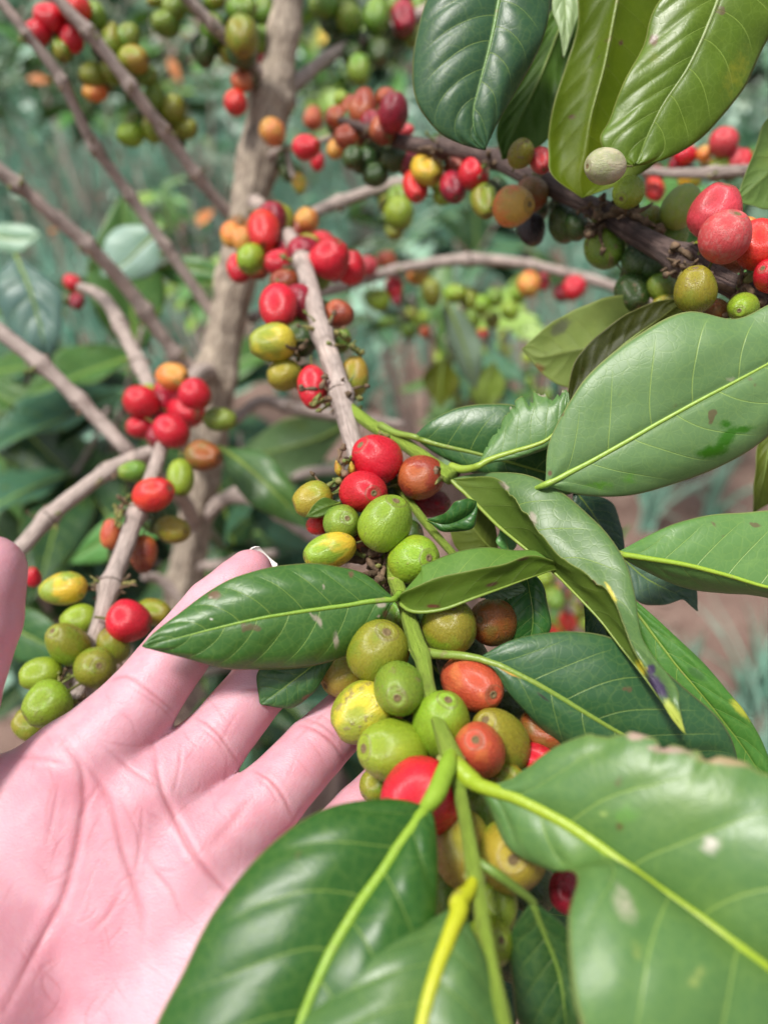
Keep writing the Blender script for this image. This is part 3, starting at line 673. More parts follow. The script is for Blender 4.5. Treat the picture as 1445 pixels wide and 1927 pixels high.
B('dead', [(230, 420, .8, 18), (170, 370, .8, 18), (150, 300, .8, 14)], tree, bits=0, seg=10) if False else None
B('tdrop', [(500, 300, .455, 18), (520, 285, .44, 14), (545, 278, .43, 12), (575, 270, .42, 14), (610, 262, .41, 12), (660, 245, .39, 14)], tree, nodes=[(545, 278)], bits=5, seg=10)
B('tdown', [(540, 280, .43, 12), (545, 310, .43, 11), (552, 335, .43, 9)], tree, bits=0, seg=10)
B('tl', [(500, 175, .445, 26), (480, 165, .44, 18), (462, 160, .435, 14), (448, 175, .43, 10)], tree, nodes=[(470, 162)], bits=6, seg=10)

# the second coffee tree: its branch comes in from the right
T2B = np.array([.42, .55, ground_h(.42, .55)-.01])
tree2 = thing('coffee_tree', 'coffee tree whose dark wet branch of red, green and black cherries enters from the right', 'tree', T2B)
q2 = [float(q) for q in px_of(T2B)]
p_top = pt(1900, 700, .24)
branch('trunk2', [(q2[0], q2[1], q2[2], 60), (2350, 1700, .40, 70), (2150, 1000, .33, 80), (1980, 600, .27, 76), (1900, 200, .25, 70), (1800, -300, .25, 60)], tree2, M_TRUNK, 'trunk', 20, .1, None, 0, ridge=.12, nres=60)
B('dark', [(640, 225, .375, 14), (690, 240, .362, 22), (740, 262, .350, 30), (800, 275, .338, 34), (860, 280, .327, 34), (930, 300, .314, 36), (1000, 335, .300, 38), (1060, 362, .288, 40), (1120, 392, .277, 42), (1180, 430, .265, 46), (1240, 465, .255, 52), (1290, 492, .248, 60), (1350, 525, .243, 52), (1430, 560, .24, 54), (1540, 600, .24, 56), (1750, 640, .25, 58), (1960, 640, .27, 62)],
  tree2, M_DARKBARK, nodes=[(715, 250), (830, 275), (925, 300), (1020, 345), (1130, 400), (1290, 492), (1420, 556)], bits=16, green=.15, seg=20)
B('r8', [(1160, 325, .42, 16), (1200, 320, .40, 18), (1260, 325, .39, 20), (1330, 325, .38, 24), (1420, 320, .37, 26), (1600, 330, .33, 30), (1900, 350, .27, 34)], tree2, nodes=[(1340, 325)], bits=6, seg=12)
B('hang', [(1880, 100, .25, 40), (1600, -160, .25, 34), (1380, -200, .24, 28), (1180, -200, .245, 24), (960, -190, .24, 20), (860, -210, .24, 14)], tree2, M_STEM, nodes=[(1380, -200), (1180, -200), (960, -190)], bits=0, seg=12, name='green_shoot')
B('low', [(1960, 620, .27, 40), (1800, 560, .24, 34), (1680, 540, .215, 28), (1600, 640, .21, 20)], tree2, M_STEM, bits=0, seg=12, name='green_shoot')

# ---------------------------------------------------------------- leaves of the front shoots
P1 = (.115, .26, .055); P2 = (.045, .125, .022)
sh, sd_, fr_, dk, hg = BR['shoot'][0], BR['side'][0], BR['fruit'][0], BR['dark'][0], BR['hang'][0]
SCAR = (.30, .27, .20); BRN = (.13, .08, .04); YEL = (.55, .48, .05); PUR = (.045, .03, .07); PAL = (.62, .60, .52)
# left leaf over the fingers
leaf(sh, [(741, 1128, .2), (700, 1131, .1985, 708, 1188, 2, 690, 1082, 2), (650, 1139, .197, 662, 1229, 4, 632, 1066, 3), (570, 1150, .1945, 580, 1253, 4, 560, 1061, 4), (490, 1163, .192, 495, 1262, 4, 478, 1075, 4), (410, 1181, .19, 415, 1257, 3, 398, 1111, 4), (340, 1199, .188, 345, 1238, 2, 333, 1158, 3), (298, 1209, .187, 302, 1226, 1, 292, 1190, 1), (268, 1217, .186)],
     P2, petiole=[(752, 1118, .206, 16), (746, 1124, .203, 13)], ribw=13, bulge=.5, quilt=1.1, wave=.35, ribcol=(.30, .46, .05),
     marks=[(600, 1170, 5, 14, -25, SCAR), (588, 1160, 3, 12, -25, SCAR), (632, 1205, 5, 17, 0, SCAR), (718, 1138, 9, 7, 0, SCAR), (725, 1155, 6, 9, 0, BRN), (672, 1198, 8, 4, -30, SCAR), (608, 1107, 2.5, 9, 10, SCAR), (660, 1080, 5, 7, 0, BRN), (403, 1120, 12, 9, 0, BRN), (395, 1125, 3, 3, 0, SCAR), (396, 1165, 2.5, 2.5, 0, PAL), (712, 1160, 5, 3, 0, SCAR)], label='broad dark green leaf lying over the fingers')
# long curled leaf
leaf(sd_, [(848, 902, .232), (885, 938, .227, 905, 889, 2, 925, 897, -5), (935, 987, .219, 990, 893, 2, 966, 928, -8), (985, 1028, .212, 1060, 925, 2, 1003, 972, -9), (1045, 1077, .206, 1125, 985, 2, 1040, 1043, -7), (1085, 1118, .200, 1175, 1058, 2, 1100, 1080, -7), (1130, 1166, .195, 1195, 1120, 2, 1150, 1110, -7), (1162, 1208, .191, 1203, 1180, 1, 1175, 1165, -5), (1195, 1250, .187, 1218, 1218, 1, 1192, 1222, -3), (1228, 1295, .184, 1270, 1288, 1, 1222, 1282, 0), (1258, 1340, .182, 1278, 1332, 0, 1254, 1338, 0), (1289, 1382, .181)],
     (.085, .16, .048), petiole=[(838, 885, .235, 20), (845, 895, .233, 16)], ribw=10, bulge=.15, quilt=.5, wave=.5, nib=(.0, .14), ribcol=(.32, .40, .06),
     marks=[(1235, 1290, 14, 34, -38, PUR), (1225, 1262, 9, 12, 0, PUR), (1205, 1258, 9, 16, -20, YEL), (1270, 1350, 12, 40, -30, (.40, .46, .08)), (950, 915, 14, 5, 40, SCAR), (1003, 975, 7, 14, -20, SCAR), (1150, 1115, 4, 25, -28, YEL)], label='long grey green leaf curled over along one side with a yellow and purple tip')
# channel-shaped leaf on the node
leaf(sh, [(746, 1130, .204), (775, 1151, .199, 792, 1076, 9, 762, 1112, -1), (830, 1148, .197, 800, 1058, 11, 806, 1093, -3), (890, 1126, .197, 878, 1036, 11, 880, 1076, -3), (945, 1106, .199, 950, 1033, 10, 950, 1061, -3), (1000, 1086, .202, 1010, 1038, 7, 1005, 1047, -2), (1045, 1072, .205, 1050, 1056, 2, 1047, 1058, -1), (1075, 1082, .207)],
     (.10, .20, .035), petiole=[(754, 1118, .206, 16), (748, 1126, .205, 13)], ribw=9, bulge=.2, quilt=.35, wave=.4, label='folded leaf showing its yellow green underside', marks=[(815, 1141, 14, 4, 0, (.16, .06, .03)), (925, 1100, 14, 4, -15, BRN), (985, 1052, 14, 2.5, -15, BRN)])
# big leaf right of the cherries
leaf(sh, [(900, 1240, .195), (940, 1253, .193, 962, 1206, 1, 925, 1256, 1), (995, 1280, .191, 1050, 1189, 3, 958, 1306, 1), (1045, 1308, .19, 1130, 1195, 4, 1000, 1352, 2), (1105, 1345, .189, 1205, 1228, 4, 1050, 1400, 3), (1165, 1380, .189, 1282, 1288, 4, 1110, 1440, 4), (1235, 1412, .19, 1347, 1350, 3, 1195, 1462, 8), (1315, 1442, .192, 1380, 1405, 2, 1295, 1472, 5), (1400, 1480, .194)],
     (.032, .095, .035), petiole=[(792, 1228, .196, 24), (830, 1232, .196, 18), (865, 1234, .196, 17)], ribw=15, bulge=.4, quilt=.6, wave=.4, marks=[(1022, 1312, 14, 3, 35, (.03, .03, .02)), (962, 1268, 25, 3, 25, (.45, .25, .05))], label='dark blue green leaf pointing to the lower right')
# long leaf behind it at the right edge
leaf(sd_, [(1150, 1090, .222), (1225, 1190, .217, 1258, 1186, 0, 1190, 1205, 2), (1272, 1252, .214, 1322, 1242, 0, 1220, 1275, 3), (1322, 1310, .212, 1370, 1305, 0, 1262, 1345, 4), (1372, 1372, .211, 1405, 1345, 0, 1315, 1405, 4), (1415, 1432, .211, 1445, 1420, 0, 1365, 1462, 3), (1470, 1530, .21)],
     (.06, .18, .025), ribw=9, bulge=.3, quilt=.8, wave=.7, marks=[(1402, 1330, 14, 7, 40, (.60, .30, .03)), (1395, 1335, 26, 11, 40, (.35, .38, .04)), (1310, 1268, 22, 9, 30, (.03, .11, .01))], label='bright green leaf with an orange yellow patch on its edge')
# right hand leaf with a fold
leaf(sd_, [(1159, 1042, .212), (1215, 1051, .211, 1215, 1010, 3, 1203, 1069, 4), (1290, 1064, .210, 1290, 979, 4, 1272, 1100, 8), (1370, 1085, .209, 1385, 966, 5, 1355, 1118, 10), (1450, 1108, .208, 1475, 960, 5, 1445, 1120, 10), (1540, 1115, .208, 1550, 990, 4, 1530, 1145, 5), (1640, 1105, .208)],
     (.105, .22, .058), ribw=13, bulge=.2, quilt=.5, wave=.3, ribcol=(.42, .56, .05), petiole=[(1110, 1045, .218, 8), (1140, 1043, .214, 8)], label='light green leaf reaching in at the right with a pale yellow midrib')
# the big pale leaf
leaf(sd_, [(1026, 913, .214), (1090, 880, .212, 1034, 832, 1, 1098, 933, 2), (1160, 842, .21, 1072, 752, 2, 1192, 932, 4), (1240, 796, .208, 1122, 688, 3, 1288, 905, 5), (1320, 752, .206, 1200, 630, 3, 1378, 866, 5), (1400, 710, .205, 1290, 586, 3, 1455, 808, 5), (1480, 665, .205, 1385, 600, 3, 1520, 745, 5), (1560, 615, .205, 1480, 560, 2, 1590, 670, 3), (1660, 540, .205)],
     (.12, .215, .078), petiole=[(985, 925, .222, 9), (1005, 920, .218, 9)], ribw=13, bulge=.35, quilt=.45, wave=.25, ribcol=(.40, .55, .08), marks=[(1340, 850, 34, 13, -8, (.03, .13, .003)), (1366, 825, 14, 30, 30, (.03, .13, .003)), (1396, 808, 26, 8, -10, (.03, .13, .003)), (1365, 797, 12, 9, 0, (.03, .13, .003)), (1165, 745, 4, 2.5, 0, BRN), (1172, 733, 2.5, 2.5, 0, BRN), (1228, 738, 3, 3, 0, BRN), (1035, 890, 5, 6, 0, BRN), (1058, 777, 5, 5, 0, BRN), (1375, 712, 8, 5, 0, (.3, .33, .2)), (1130, 915, 34, 12, 0, (.09, .26, .015), .55), (1185, 900, 22, 14, -30, (.09, .26, .015), .55)], label='big pale green leaf with fine yellow veins and a wet patch')
leaf(sd_, [(778, 822, .24), (830, 838, .238, 820, 785, 0, 820, 851, 3), (890, 852, .237, 880, 763, 0, 870, 880, 4), (950, 868, .236, 960, 762, 0, 930, 907, 5), (1010, 885, .236, 1030, 798, 1, 990, 932, 5), (1060, 900, .237, 1080, 850, 0, 1050, 935, 2), (1110, 915, .238)],
     (.035, .105, .028), petiole=[(715, 800, .25, 16), (745, 815, .245, 14)], ribw=12, bulge=.5, quilt=.5, wave=.3, label='dark green leaf behind the small nibbled leaf')
leaf(sd_, [(900, 878, .226), (925, 864, .225, 916, 838, 2, 932, 869, 0), (965, 851, .224, 945, 790, 4, 972, 862, 1), (1005, 839, .223, 972, 752, 5, 1012, 850, 2), (1033, 826, .222, 1005, 735, 5, 1042, 832, 2), (1055, 800, .222, 1040, 738, 4, 1060, 795, 2), (1066, 765, .223, 1062, 733, 2, 1070, 760, 1), (1068, 738, .224)],
     (.085, .18, .05), petiole=[(848, 878, .234, 18), (868, 883, .231, 16), (888, 881, .228, 15)], ribw=14, bulge=.3, quilt=.6, wave=.6, nib=(.45, 0), ribcol=(.40, .50, .06), marks=[(960, 765, 10, 5, -60, SCAR), (1020, 742, 12, 4, 20, SCAR), (1050, 736, 14, 3, 0, SCAR)], label='small leaf with an insect nibbled upper edge')
leaf(sd_, [(1078, 920, .24), (1110, 960, .239, 1150, 945, 2, 1078, 965, 0), (1135, 1000, .238, 1168, 990, 2, 1098, 1012, 0), (1155, 1035, .238, 1175, 1030, 0, 1130, 1046, 0), (1170, 1060, .238)], (.035, .085, .055), bulge=.3, ribw=5, label='dark blue green leaf behind the curled leaf')
leaf(sd_, [(1165, 1045, .235), (1210, 1085, .233, 1225, 1058, 2, 1192, 1125, 0), (1255, 1110, .232, 1275, 1075, 2, 1238, 1140, 0), (1290, 1128, .232, 1308, 1105, 0, 1285, 1130, -1), (1312, 1150, .232)], (.07, .13, .09), bulge=.3, wave=2, ribw=5, label='grey green wavy leaf under the right hand leaf')
leaf(sd_, [(1095, 1105, .216), (1120, 1150, .216, 1150, 1160, 0, 1100, 1160, 0), (1145, 1200, .217, 1172, 1212, 0, 1108, 1215, 0), (1165, 1250, .218)], DEEP, ribw=5, label='very dark leaf under the curled leaf')
leaf(sh, [(988, 1068, .218), (995, 1105, .216, 1020, 1098, 0, 945, 1115, 0), (1002, 1150, .214, 1032, 1145, 1, 945, 1165, 0), (1000, 1192, .214, 1032, 1192, 0, 945, 1205, 0), (985, 1250, .214)], (.025, .105, .018), ribw=6, bulge=.5, marks=[(1029, 1120, 3, 9, 0, BRN)], label='deep green glossy leaf standing beside the brown cherry')
leaf(sh, [(880, 1120, .210), (915, 1115, .209, 915, 1098, 1, 910, 1127, 0), (950, 1110, .208, 950, 1092, 1, 950, 1130, 0), (978, 1106, .207, 975, 1096, 0, 980, 1118, 0), (988, 1108, .207)], (.09, .15, .08), ribw=4, wave=3, nib=(.2, .5), quilt=3, label='small crumpled grey leaf')
leaf(sd_, [(958, 1045, .224), (952, 1018, .224, 934, 1022, 0, 972, 1022, 2), (946, 992, .225, 940, 1000, 0, 952, 1000, 1), (942, 968, .226)], BRI, ribw=4, label='tiny bright green leaf tip')
leaf(fr_, [(940, 1050, .236), (905, 1012, .236, 868, 1040, 0, 930, 985, 2), (880, 978, .237, 846, 990, 0, 908, 955, 2), (862, 945, .238)], (.15, .19, .03), ribw=5, under=True, label='olive leaf showing its underside behind the green stem')
leaf(sd_, [(802, 978, .224), (838, 986, .222, 835, 966, -1, 838, 1000, 1), (872, 974, .220, 858, 944, -2, 885, 996, 0), (890, 960, .220, 878, 938, -1, 895, 978, 0), (895, 944, .221)], (.025, .10, .018), ribw=5, bulge=.8, wave=1.5, label='small dark curled leaf next to the stem')
leaf(fr_, [(640, 946, .226), (616, 953, .224, 617, 965, 0, 611, 936, 0), (596, 962, .224, 599, 973, 0, 591, 949, 0), (576, 973, .224)], (.11, .20, .03), ribw=5, under=True, label='tiny leaflet lying on the olive cherry')
leaf(sh, [(640, 1220, .206), (600, 1245, .204, 617, 1262, 0, 575, 1228, 1), (560, 1275, .203, 590, 1302, 1, 515, 1245, 2), (520, 1305, .203, 548, 1332, 1, 484, 1270, 2), (490, 1325, .203)], (.035, .10, .03), ribw=7, bulge=.4, petiole=[(700, 1190, .204, 9), (665, 1205, .205, 8)], marks=[(575, 1312, 10, 3, -30, BRN)], label='small dark leaf hanging under the leaf over the fingers')
leaf(sh, [(800, 1240, .235), (850, 1290, .235, 890, 1240, 0, 800, 1330, 0), (920, 1370, .234, 970, 1300, 0, 850, 1440, 0), (990, 1450, .232, 1050, 1390, 0, 920, 1520, 0), (1060, 1540, .23)], DEEP, hi=False, ribw=8, label='added leaf with shade in its tint right behind the cherry cluster')  # added leaves from here on, tinted dark as shade behind the cluster
leaf(sh, [(980, 1240, .232), (1020, 1290, .232, 1070, 1260, 0, 960, 1320, 0), (1060, 1360, .231, 1130, 1330, 0, 985, 1400, 0), (1100, 1440, .23, 1160, 1420, 0, 1040, 1470, 0), (1130, 1530, .229)], DEEP, hi=False, ribw=8, label='added leaf tinted dark for shade under the leaf that points to the lower right')
leaf(sh, [(820, 1480, .225), (800, 1560, .222, 860, 1560, 0, 740, 1560, 0), (790, 1660, .219, 870, 1660, 0, 720, 1670, 0), (800, 1760, .216, 870, 1760, 0, 740, 1780, 0), (820, 1850, .214)], DEEP, hi=False, ribw=8, label='added leaf tinted dark for shade behind the lower cherries')
leaf(sh, [(900, 1560, .222), (960, 1620, .220, 1010, 1560, 0, 900, 1680, 0), (1010, 1720, .218, 1090, 1660, 0, 930, 1780, 0), (1050, 1820, .216, 1130, 1780, 0, 960, 1880, 0), (1080, 1960, .214)], (.03, .10, .02), hi=False, ribw=8, label='added leaf tinted dark for shade behind the lowest cherries')
leaf(sh, [(900, 1760, .205), (890, 1840, .203, 960, 1840, 0, 840, 1850, 0), (890, 1930, .200, 970, 1930, 0, 820, 1940, 0), (900, 2040, .198)], DEEP, hi=False, ribw=8, label='added leaf tinted dark for shade at the bottom edge')
leaf(fr_, [(700, 1080, .242), (760, 1130, .240, 800, 1080, 0, 720, 1180, 0), (820, 1200, .238, 880, 1150, 0, 770, 1260, 0), (880, 1280, .236)], DEEP, hi=False, ribw=8, label='added leaf tinted dark for shade behind the middle of the cluster')
# bottom leaves, nearest the camera
leaf(sh, [(806, 1522, .158), (772, 1562, .1535, 818, 1548, 1, 735, 1504, 3), (718, 1642, .1475, 824, 1640, 2, 610, 1524, 5), (663, 1722, .1425, 818, 1745, 2, 500, 1598, 6), (612, 1812, .1375, 795, 1870, 3, 408, 1712, 6), (570, 1912, .134, 745, 2000, 3, 345, 1830, 5), (535, 2022, .13, 680, 2100, 2, 285, 1955, 4), (500, 2130, .13, 590, 2180, 1, 300, 2080, 2), (440, 2260, .13)],
     (.025, .095, .012), res=1.5, petiole=[(853, 1408, .1745, 16), (845, 1434, .1695, 34), (834, 1462, .1655, 38), (821, 1493, .1612, 38)], ribw=34, bulge=.6, quilt=1.2, wave=.3, ribcol=(.34, .50, .04), label='large dark green leaf at the bottom in front of the palm', nveins=7.)
leaf(sh, [(869, 1700, .1460), (852, 1745, .1415, 886, 1748, 2, 800, 1738, 2), (825, 1815, .1365, 918, 1812, 3, 688, 1786, 3), (803, 1885, .1325, 945, 1900, 4, 604, 1870, 4), (785, 1965, .129, 955, 2000, 3, 535, 1965, 3), (765, 2065, .127, 905, 2110, 2, 550, 2080, 2), (730, 2200, .122)],
     (.065, .145, .038), res=1.5, petiole=[(899, 1640, .1535, 14), (890, 1662, .1505, 24), (880, 1680, .1482, 30)], ribw=42, bulge=.5, quilt=1., wave=.3, ribcol=(.62, .60, .02), label='lowest middle leaf with a bright yellow stalk and midrib', nveins=7.)
leaf(sh, [(905, 1480, .165), (962, 1498, .160, 962, 1466, 1, 925, 1540, 2), (1030, 1530, .155, 1050, 1403, 2, 958, 1598, 3), (1110, 1580, .150, 1160, 1374, 3, 1035, 1634, 4), (1200, 1645, .145, 1290, 1408, 3, 1088, 1650, -1), (1290, 1707, .141, 1420, 1440, 2, 1070, 1740, -5), (1380, 1772, .136, 1550, 1500, 2, 1082, 1900, -7), (1460, 1832, .134, 1650, 1600, 1, 1150, 2040, -6), (1560, 1920, .134, 1700, 1750, 1, 1330, 2120, -3), (1720, 2080, .135)],
     (.085, .18, .050), res=1.9, petiole=[(846, 1418, .175, 16), (860, 1440, .1705, 34), (875, 1458, .1685, 38), (890, 1471, .1668, 36)], ribw=34, bulge=.45, quilt=.9, wave=.5, nib=(.12, 0), ribcol=(.42, .52, .03), nveins=7.,
     marks=[(1335, 1592, 19, 23, -30, (.50, .47, .40), .75), (1166, 1556, 9, 8, 0, (.09, .08, .02)), (1172, 1700, 22, 52, -22, (.40, .38, .28), .62), (1200, 1790, 14, 24, -20, (.33, .38, .08), .5), (1200, 1385, 22, 10, 0, (.36, .26, .20)), (1260, 1412, 50, 7, 5, (.34, .24, .19)), (1360, 1432, 60, 9, 10, (.32, .24, .13)), (1180, 1530, 30, 35, 20, (.10, .27, .03), .5), (1310, 1840, 34, 20, -40, (.33, .38, .10), .5), (1135, 1532, 11, 6, 0, (.22, .32, .08))], label='largest leaf, pale green with insect marks, filling the lower right corner')
leaf(sh, [(1000, 1695, .157), (1025, 1760, .158, 1068, 1750, 1, 962, 1758, 1), (1050, 1825, .158, 1085, 1830, 1, 962, 1850, 1), (1062, 1895, .157, 1095, 1905, 0, 985, 1945, 1), (1070, 2000, .158)],
     (.025, .075, .018), petiole=[(893, 1618, .1550, 16), (930, 1642, .1530, 19), (968, 1670, .1545, 18)], ribw=15, bulge=.4, ribcol=(.2, .3, .05), label='dark leaf below the yellow olive cherry')
# leaves hanging at the top, second tree
pe = lambda x, y, d, w=16: [(x, -200, d, w), (x+(0), -160, d, w)]
leaf(hg, [(958, -130, .240), (950, -70, .240, 1022, -75, 2, 850, -65, 2), (938, 5, .240, 1034, 5, 3, 800, 5, 3), (922, 85, .240, 1012, 92, 3, 779, 102, 3), (902, 160, .241, 972, 170, 3, 785, 192, 3), (890, 212, .242, 940, 222, 2, 822, 245, 2), (895, 252, .243, 922, 260, 1, 868, 270, 1), (912, 282, .244)],
     (.030, .085, .035), petiole=pe(960, 0, .24), ribw=13, bulge=.5, quilt=2.2, wave=.6, ribcol=(.16, .30, .06), label='dark puckered leaf hanging at the top centre')
leaf(hg, [(1120, -120, .275), (1065, 20, .272, 1110, 40, 0, 1025, 40, 0), (1018, 140, .270, 1060, 165, 0, 975, 155, 0), (975, 230, .270, 1030, 262, 0, 935, 240, 0), (945, 300, .271)], (.10, .20, .03), under=True, petiole=pe(1130, 0, .272, 12), ribw=8, quilt=1, label='green underside of a leaf just right of the dark hanging leaf')
leaf(hg, [(1050, -120, .256), (1062, 0, .256, 1090, 0, 0, 1038, 0, 0), (1064, 50, .256, 1080, 52, 0, 1050, 52, 0), (1061, 108, .257)], (.28, .38, .18), petiole=pe(1050, 0, .256, 8), ribw=6, label='narrow pale leaf tip hanging between two larger leaves')
leaf(hg, [(1180, -130, .245), (1168, -40, .246, 1290, -30, 2, 1095, -40, 2), (1152, 45, .247, 1295, 60, 3, 1085, 50, 3), (1135, 130, .248, 1265, 165, 3, 1058, 140, 3), (1112, 215, .249, 1225, 240, 3, 1036, 225, 3), (1100, 285, .250, 1245, 290, 2, 1032, 285, 2), (1090, 335, .251, 1190, 335, 0, 1040, 330, 0), (1095, 372, .252)],
     (.115, .175, .004), under=True, petiole=pe(1180, 0, .246), ribw=11, quilt=.8, wave=.6, ribcol=(.2, .25, .02), marks=[(1168, 80, 5, 6, 0, BRN), (1075, 220, 8, 5, 0, BRN)], label='broad olive green leaf underside hanging at the top right')
leaf(hg, [(1380, -120, .228), (1358, -25, .228, 1480, -10, 2, 1245, -5, 2), (1326, 60, .228, 1447, 70, 3, 1208, 85, 3), (1292, 130, .229, 1402, 160, 3, 1172, 160, 3), (1250, 192, .230, 1345, 230, 3, 1148, 220, 3), (1222, 246, .231, 1302, 272, 2, 1128, 262, 2), (1205, 286, .232, 1250, 300, 1, 1150, 296, 1), (1195, 312, .232)],
     (.085, .145, .004), petiole=pe(1385, 0, .228), ribw=11, quilt=1.2, wave=.7, ribcol=(.30, .36, .12), marks=[(1385, 135, 34, 60, 20, (.22, .23, .01), .5), (1232, 115, 24, 40, 0, (.16, .2, .02), .4), (1230, 75, 9, 14, 0, BRN)], label='biggest yellow green leaf hanging in the top right corner')
leaf(dk, [(1560, 200, .255), (1500, 270, .252, 1535, 350, 0, 1455, 215, 0), (1445, 325, .250, 1458, 392, 0, 1418, 285, 0), (1405, 362, .250, 1415, 386, 0, 1396, 345, 0), (1384, 379, .250)], (.17, .26, .07), under=True, ribw=6, label='grey green leaf tip poking in from the right edge')
leaf(dk, [(1490, 760, .26), (1452, 830, .258, 1500, 850, 0, 1430, 830, 0), (1436, 900, .257, 1480, 920, 0, 1420, 900, 0), (1418, 966, .256)], (.16, .20, .02), under=True, ribw=6, label='olive leaf tip hanging below the big pale leaf at the right edge')
leaf(dk, [(1215, 600, .268), (1175, 632, .266, 1170, 690, 0, 1190, 556, 0), (1120, 651, .264, 1118, 735, 1, 1122, 565, 1), (1060, 663, .263, 1060, 728, 1, 1058, 594, 1), (1015, 672, .263, 1020, 702, 0, 1012, 628, 0), (982, 656, .264)],
     (.25, .31, .09), under=True, petiole=[(1290, 540, .262, 10), (1250, 570, .266, 10)], ribw=7, ribcol=(.3, .36, .12), marks=[(1055, 615, 26, 12, -40, (.15, .17, .09)), (1010, 695, 14, 12, 0, (.22, .14, .05))], label='pale underside of the leaf below the dark branch')
leaf(dk, [(1062, 772, .242), (1110, 715, .241, 1083, 678, 1, 1150, 745, 1), (1170, 652, .240, 1145, 614, 1, 1215, 690, 1), (1240, 600, .240, 1222, 570, 1, 1285, 640, 1), (1292, 560, .242)], (.045, .055, .006), under=True, petiole=None, ribw=7, label='dark olive leaf with a pale rim above the big pale leaf')
# second rank leaves of the first tree
T0 = BR['r4'][0]
leaf(T0, [(412, 842, .44), (455, 870, .43, 495, 850, 0, 430, 895, 0), (505, 915, .42, 545, 905, 0, 468, 945, 0), (545, 955, .42, 570, 955, 0, 520, 975, 0), (580, 995, .42)], (.05, .13, .035), ribw=10, hi=False, label='dark leaf between the trunk and the olive cherry')
leaf(BR['r2'][0], [(835, 560, .54), (862, 620, .54, 890, 612, 0, 838, 625, 4), (882, 680, .54, 908, 675, 0, 862, 690, 4), (895, 735, .55)], (.17, .24, .17), ribw=8, hi=False, label='pale grey green leaf hanging in the middle distance')
leaf(BR['r2'][0], [(835, 670, .60), (830, 715, .60, 865, 720, 0, 795, 712, 4), (828, 770, .60)], (.16, .19, .01), under=True, ribw=8, hi=False, label='olive brown leaf hanging in the middle distance')
leaf(BR['r2'][0], [(930, 680, .60), (912, 725, .60, 950, 730, 0, 885, 720, 4), (905, 790, .60)], (.26, .34, .06), under=True, ribw=8, hi=False, label='yellow green leaf in the middle distance')
leaf(BR['l2'][0], [(30, 480, .55), (55, 540, .54, 112, 545, 2, -10, 530, 0), (70, 590, .54, 118, 600, 2, 5, 600, 0), (82, 640, .54, 112, 640, 0, 52, 655, 0), (90, 690, .55)], (.075, .15, .135), ribw=8, hi=True, quilt=2.5, label='grey blue ribbed leaf at the left edge', nveins=7.)
leaf(BR['l1'][0], [(310, 425, .60), (270, 460, .60, 300, 500, 3, 225, 425, 0), (235, 495, .60, 260, 525, 3, 195, 460, 0), (190, 520, .60)], (.22, .34, .29), ribw=8, hi=False, label='shiny pale blue green leaf between two thin branches')
leaf(BR['l1'][0], [(290, 505, .62), (340, 500, .62, 350, 480, 0, 330, 535, 0), (390, 510, .62, 395, 490, 0, 385, 530, 0), (430, 520, .62)], (.03, .13, .01), ribw=8, hi=False, label='dark green leaf left of the trunk')
leaf(BR['l1'][0], [(-60, 430, .60), (0, 445, .60, 5, 420, 0, -5, 470, 0), (45, 450, .60, 55, 425, 0, 40, 475, 0), (78, 440, .60)], (.22, .36, .26), ribw=8, hi=False, label='pale green leaf at the left edge')
leaf(BR['r3'][0], [(660, 795, .62), (600, 825, .61, 610, 780, 0, 595, 880, 0), (530, 845, .61, 530, 790, 0, 530, 905, 0), (480, 855, .62, 480, 825, 0, 485, 885, 0), (440, 860, .62)], (.14, .26, .22), ribw=8, hi=False, label='pale blue green leaf seen behind the twig right of the trunk')
leaf(BR['r4'][0], [(450, 900, .60), (510, 940, .60, 540, 905, 0, 480, 985, 0), (560, 985, .60, 590, 955, 0, 530, 1030, 0), (600, 1040, .60)], BLUE, ribw=8, hi=False, label='dark leaf behind the stub right of the trunk')
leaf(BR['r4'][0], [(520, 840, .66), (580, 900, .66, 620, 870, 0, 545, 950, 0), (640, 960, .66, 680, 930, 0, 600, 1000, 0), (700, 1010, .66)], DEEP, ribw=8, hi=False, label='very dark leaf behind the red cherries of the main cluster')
leaf(BR['l3'][0], [(-60, 1150, .42), (20, 1180, .42, 40, 1140, 0, 10, 1230, 0), (90, 1215, .42, 110, 1180, 0, 70, 1250, 0), (150, 1240, .42)], (.04, .12, .035), ribw=9, hi=False, label='dark green leaf behind the unripe cherries at the left edge')
leaf(BR['l3'][0], [(330, 1000, .56), (260, 985, .56, 250, 1030, 0, 270, 950, 0), (190, 1020, .56, 190, 1060, 0, 190, 985, 0), (130, 1060, .56)], BRI, ribw=8, hi=False, label='green leaf behind the salmon red cherry')
